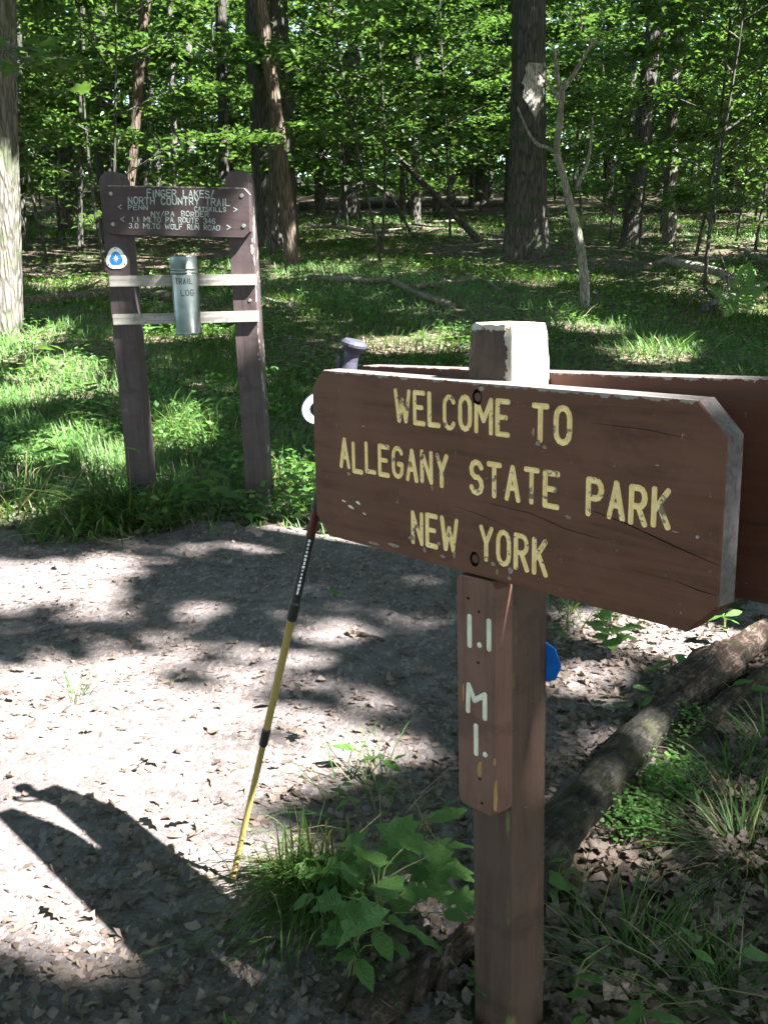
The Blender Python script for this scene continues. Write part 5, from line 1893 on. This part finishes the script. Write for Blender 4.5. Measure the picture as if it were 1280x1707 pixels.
# ------------------------------------------------------------------ single dead leaves, twigs and a stone on the trail
def oak_leaf():
    prof = [(0, .0), (.12, .05), (.2, .17), (.3, .09), (.4, .27), (.52, .11), (.64, .3), (.74, .12), (.86, .17), (1, 0)]
    V = [(t, 0, .10 * math.sin(t * 3)) for t, _ in prof]
    n = len(prof)
    for s in (1, -1):
        V += [(t + (.05 if i % 2 == 0 else 0), s * y, .10 * math.sin(t * 3) + .5 * y * y + .06 * math.sin(i * 2.2 + s) * y * 4) for i, (t, y) in enumerate(prof[1:-1])]
    F = []
    for s in range(2):
        o = n + s * (n - 2)
        for i in range(n - 1):
            f = [i, i + 1] + ([o + i] if i < n - 2 else []) + ([o + i - 1] if i > 0 else [])
            F.append(tuple(f if s else f[::-1]))
    return np.array(V), F


OAK = []
V, F = oak_leaf()
for k_ in range(4):
    OAK.append(mesh('dead_oak_leaf', V * [1, 1, (.6, 1, 1.5, -.9)[k_]], F, M_litter, np.full(len(F), (.35, .55, .75, .9)[k_]), smooth=True))
r_ = np.random.default_rng(91)
named = ((200, 1065, 62, 'pale oak leaf in shade at the left of the trail'), (160, 1530, 74, 'curled brown leaf in the shadow of the sign'), (30, 1515, 88, 'large tan leaf at the left picture edge, half in shadow'), (640, 1040, 30, 'orange-brown leaf on the trail beneath the sign board'),
         (440, 905, 40, 'brown curled leaf in the sunlit patch beside the pole'), (500, 1320, 60, 'pinkish curled leaf in the sunlit patch by the plants'), (90, 1620, 70, 'two-toned leaf lying below the sign shadow'), (1010, 1490, 66, 'large pale oak leaf on the litter right of the post'),
         (1100, 1455, 70, 'broad tan oak leaf near the grass tuft by the log'), (525, 1690, 74, 'mottled pale leaf at the bottom edge by the rotten wood'), (330, 1555, 52, 'dark brown leaf in the middle of the sign shadow'), (590, 1072, 34, 'dark curled leaf lying on the trail right of the pole'),
         (265, 1395, 46, 'greenish oak leaf inside the sign shadow'), (760, 1000, 40, 'tan oak leaf beside the plaque on the trail'))
spots = list(named)
for _ in range(70):
    v = r_.uniform(905, 1690); u = r_.uniform(5, 760 if v < 1500 else 500)
    spots.append((u, v, r_.uniform(18, 34) * (1 + (v - 900) / 1500), None))
for _ in range(34):
    spots.append((r_.uniform(930, 1270), r_.uniform(1380, 1690), r_.uniform(28, 48), 0))
MARKS = [('the pole tip', 385, 1485), ('the grass sprout', 122, 1165), ('the tiny trail seedling', 556, 990), ('the sunlit seedling', 615, 1262), ('the sign shadow tip', 80, 1300), ('the trail board foot', 335, 880),
         ('the mileage plaque', 780, 1150), ('the large tan leaf', 30, 1515), ('the clover-like seedling', 378, 1698), ('the lower pole collar', 443, 1228), ('the upper pole collar', 492, 1018), ('the arching edge tuft', 170, 890)]
SIDE = [('the corner grass tuft', 1120, 1640), ('the log tuft', 1240, 1420), ('the creeper', 1065, 1390), ('the long-leaved seedling', 978, 1622), ('the dull green seedling', 1150, 1555)]
onpath, onside = [], []
for i, (u, v, px, lab) in enumerate(spots):
    c = ground(u, v)
    if (c[0] - SIGN[0]) ** 2 + (c[1] - SIGN[1]) ** 2 < .012: continue
    s = px * scale_at(c) * 1.15
    o = link('dead_leaf', OAK[int(r_.integers(0, 4))], None, (c[0], c[1], c[2] + .016))
    o.rotation_euler = (r_.normal(0, .22), r_.normal(0, .2), r_.uniform(0, 6.28))
    o.scale = (s, s, s)
    if lab: tag(o, lab, 'leaf')
    elif lab is None: tag(o, 'brown dead oak leaf lying on the trail', 'leaf', 'dead oak leaves on the trail')
    else: tag(o, 'grey-brown dead oak leaf in the litter right of the post', 'leaf', 'dead oak leaves right of the post')
    if lab is None: onpath.append((o, (u, v)))
    elif lab == 0: onside.append((o, (u, v)))
label_near(onpath, MARKS, 'brown dead oak leaf')
label_near(onside, SIDE, 'grey-brown dead oak leaf')

for i, (pts, w, lab) in enumerate((([(215, 1310), (300, 1308), (420, 1315)], 5, 'long dark twig lying across the trail above the sign shadow'), ([(140, 1340), (190, 1352), (275, 1360)], 8, 'thick dark twig crossing the sign shadow'), ([(85, 1455), (120, 1415), (155, 1390)], 8, 'grey stick inside the sign shadow'), ([(580, 1065), (605, 1068), (640, 1078)], 12, 'short dark piece of bark on the trail right of the pole'),
                                   ([(655, 1215), (700, 1208), (755, 1195)], 5, 'thin pale twig on the trail near the plaque'), ([(600, 1200), (625, 1190), (650, 1172)], 5, 'short pale twig left of the plaque'), ([(215, 1505), (240, 1530), (275, 1545)], 7, 'grey bent stick in the shaded trail'), ([(915, 1190), (960, 1160), (980, 1150)], 5, 'pale stick on the litter behind the post'),
                                   ([(1040, 1640), (1075, 1660), (1100, 1690)], 9, 'grey stick in the bottom right grass'), ([(505, 1700), (540, 1660), (575, 1612)], 6, 'pale straight twig leaning in the litter at the bottom edge'), ([(400, 1400), (425, 1420), (455, 1432)], 4, 'dark bent twig beside the pole tip'), ([(1120, 1500), (1180, 1478), (1225, 1486)], 5, 'arched pale twig on the litter by the grass tuft'))):
    log('twig', pts, w, M_twig if i % 3 else M_bark_brown, lab, 'twig', .9, n=6, rings=9, taper=.5)
r_ = np.random.default_rng(17)
tw = []
for i in range(40):
    v = r_.uniform(890, 1680); u = r_.uniform(0, 760); a = r_.uniform(0, 6.28); L = r_.uniform(14, 38)
    t_ = log('twig', [(u, v), (u + L * .5 * math.cos(a) + 3, v + L * .25 * math.sin(a)), (u + L * math.cos(a), v + L * .5 * math.sin(a))], 3.2, M_twig, 'short thin twig scattered on the trail', 'twig', 1.2, n=5, rings=5, taper=.5, group='short twigs on the trail')
    tw.append((t_, (u, v)))
label_near(tw, MARKS, 'short thin twig')


def stone(u, v, px, label, seed):
    r = np.random.default_rng(seed)
    c = ground(u, v)
    s = px * scale_at(c) / 2
    V, F = tube([(0, 0, z) for z in (-.5, -.3, .05, .35, .55, .62)], [.5, .95, 1, .8, .4, .1], 12, True, lambda i, a: 1 + .12 * np.sin(2 * a + seed) + .07 * np.sin(5 * a + i))
    V = (V + r.normal(0, .03, V.shape)) * [s, s * .75, s * .8]
    tag(link('stone', mesh('stone', V, F, M_stone, smooth=True), None, c), label, 'stone')


stone(958, 1148, 36, 'pale rounded stone on the litter behind the sign post', 3)
stone(340, 936, 12, 'small white pebble at the far edge of the trail', 4)
stone(153, 935, 10, 'small white pebble on the trail before the grass tuft', 6)
stone(292, 945, 12, 'pinkish pebble on the trail before the trail board', 8)
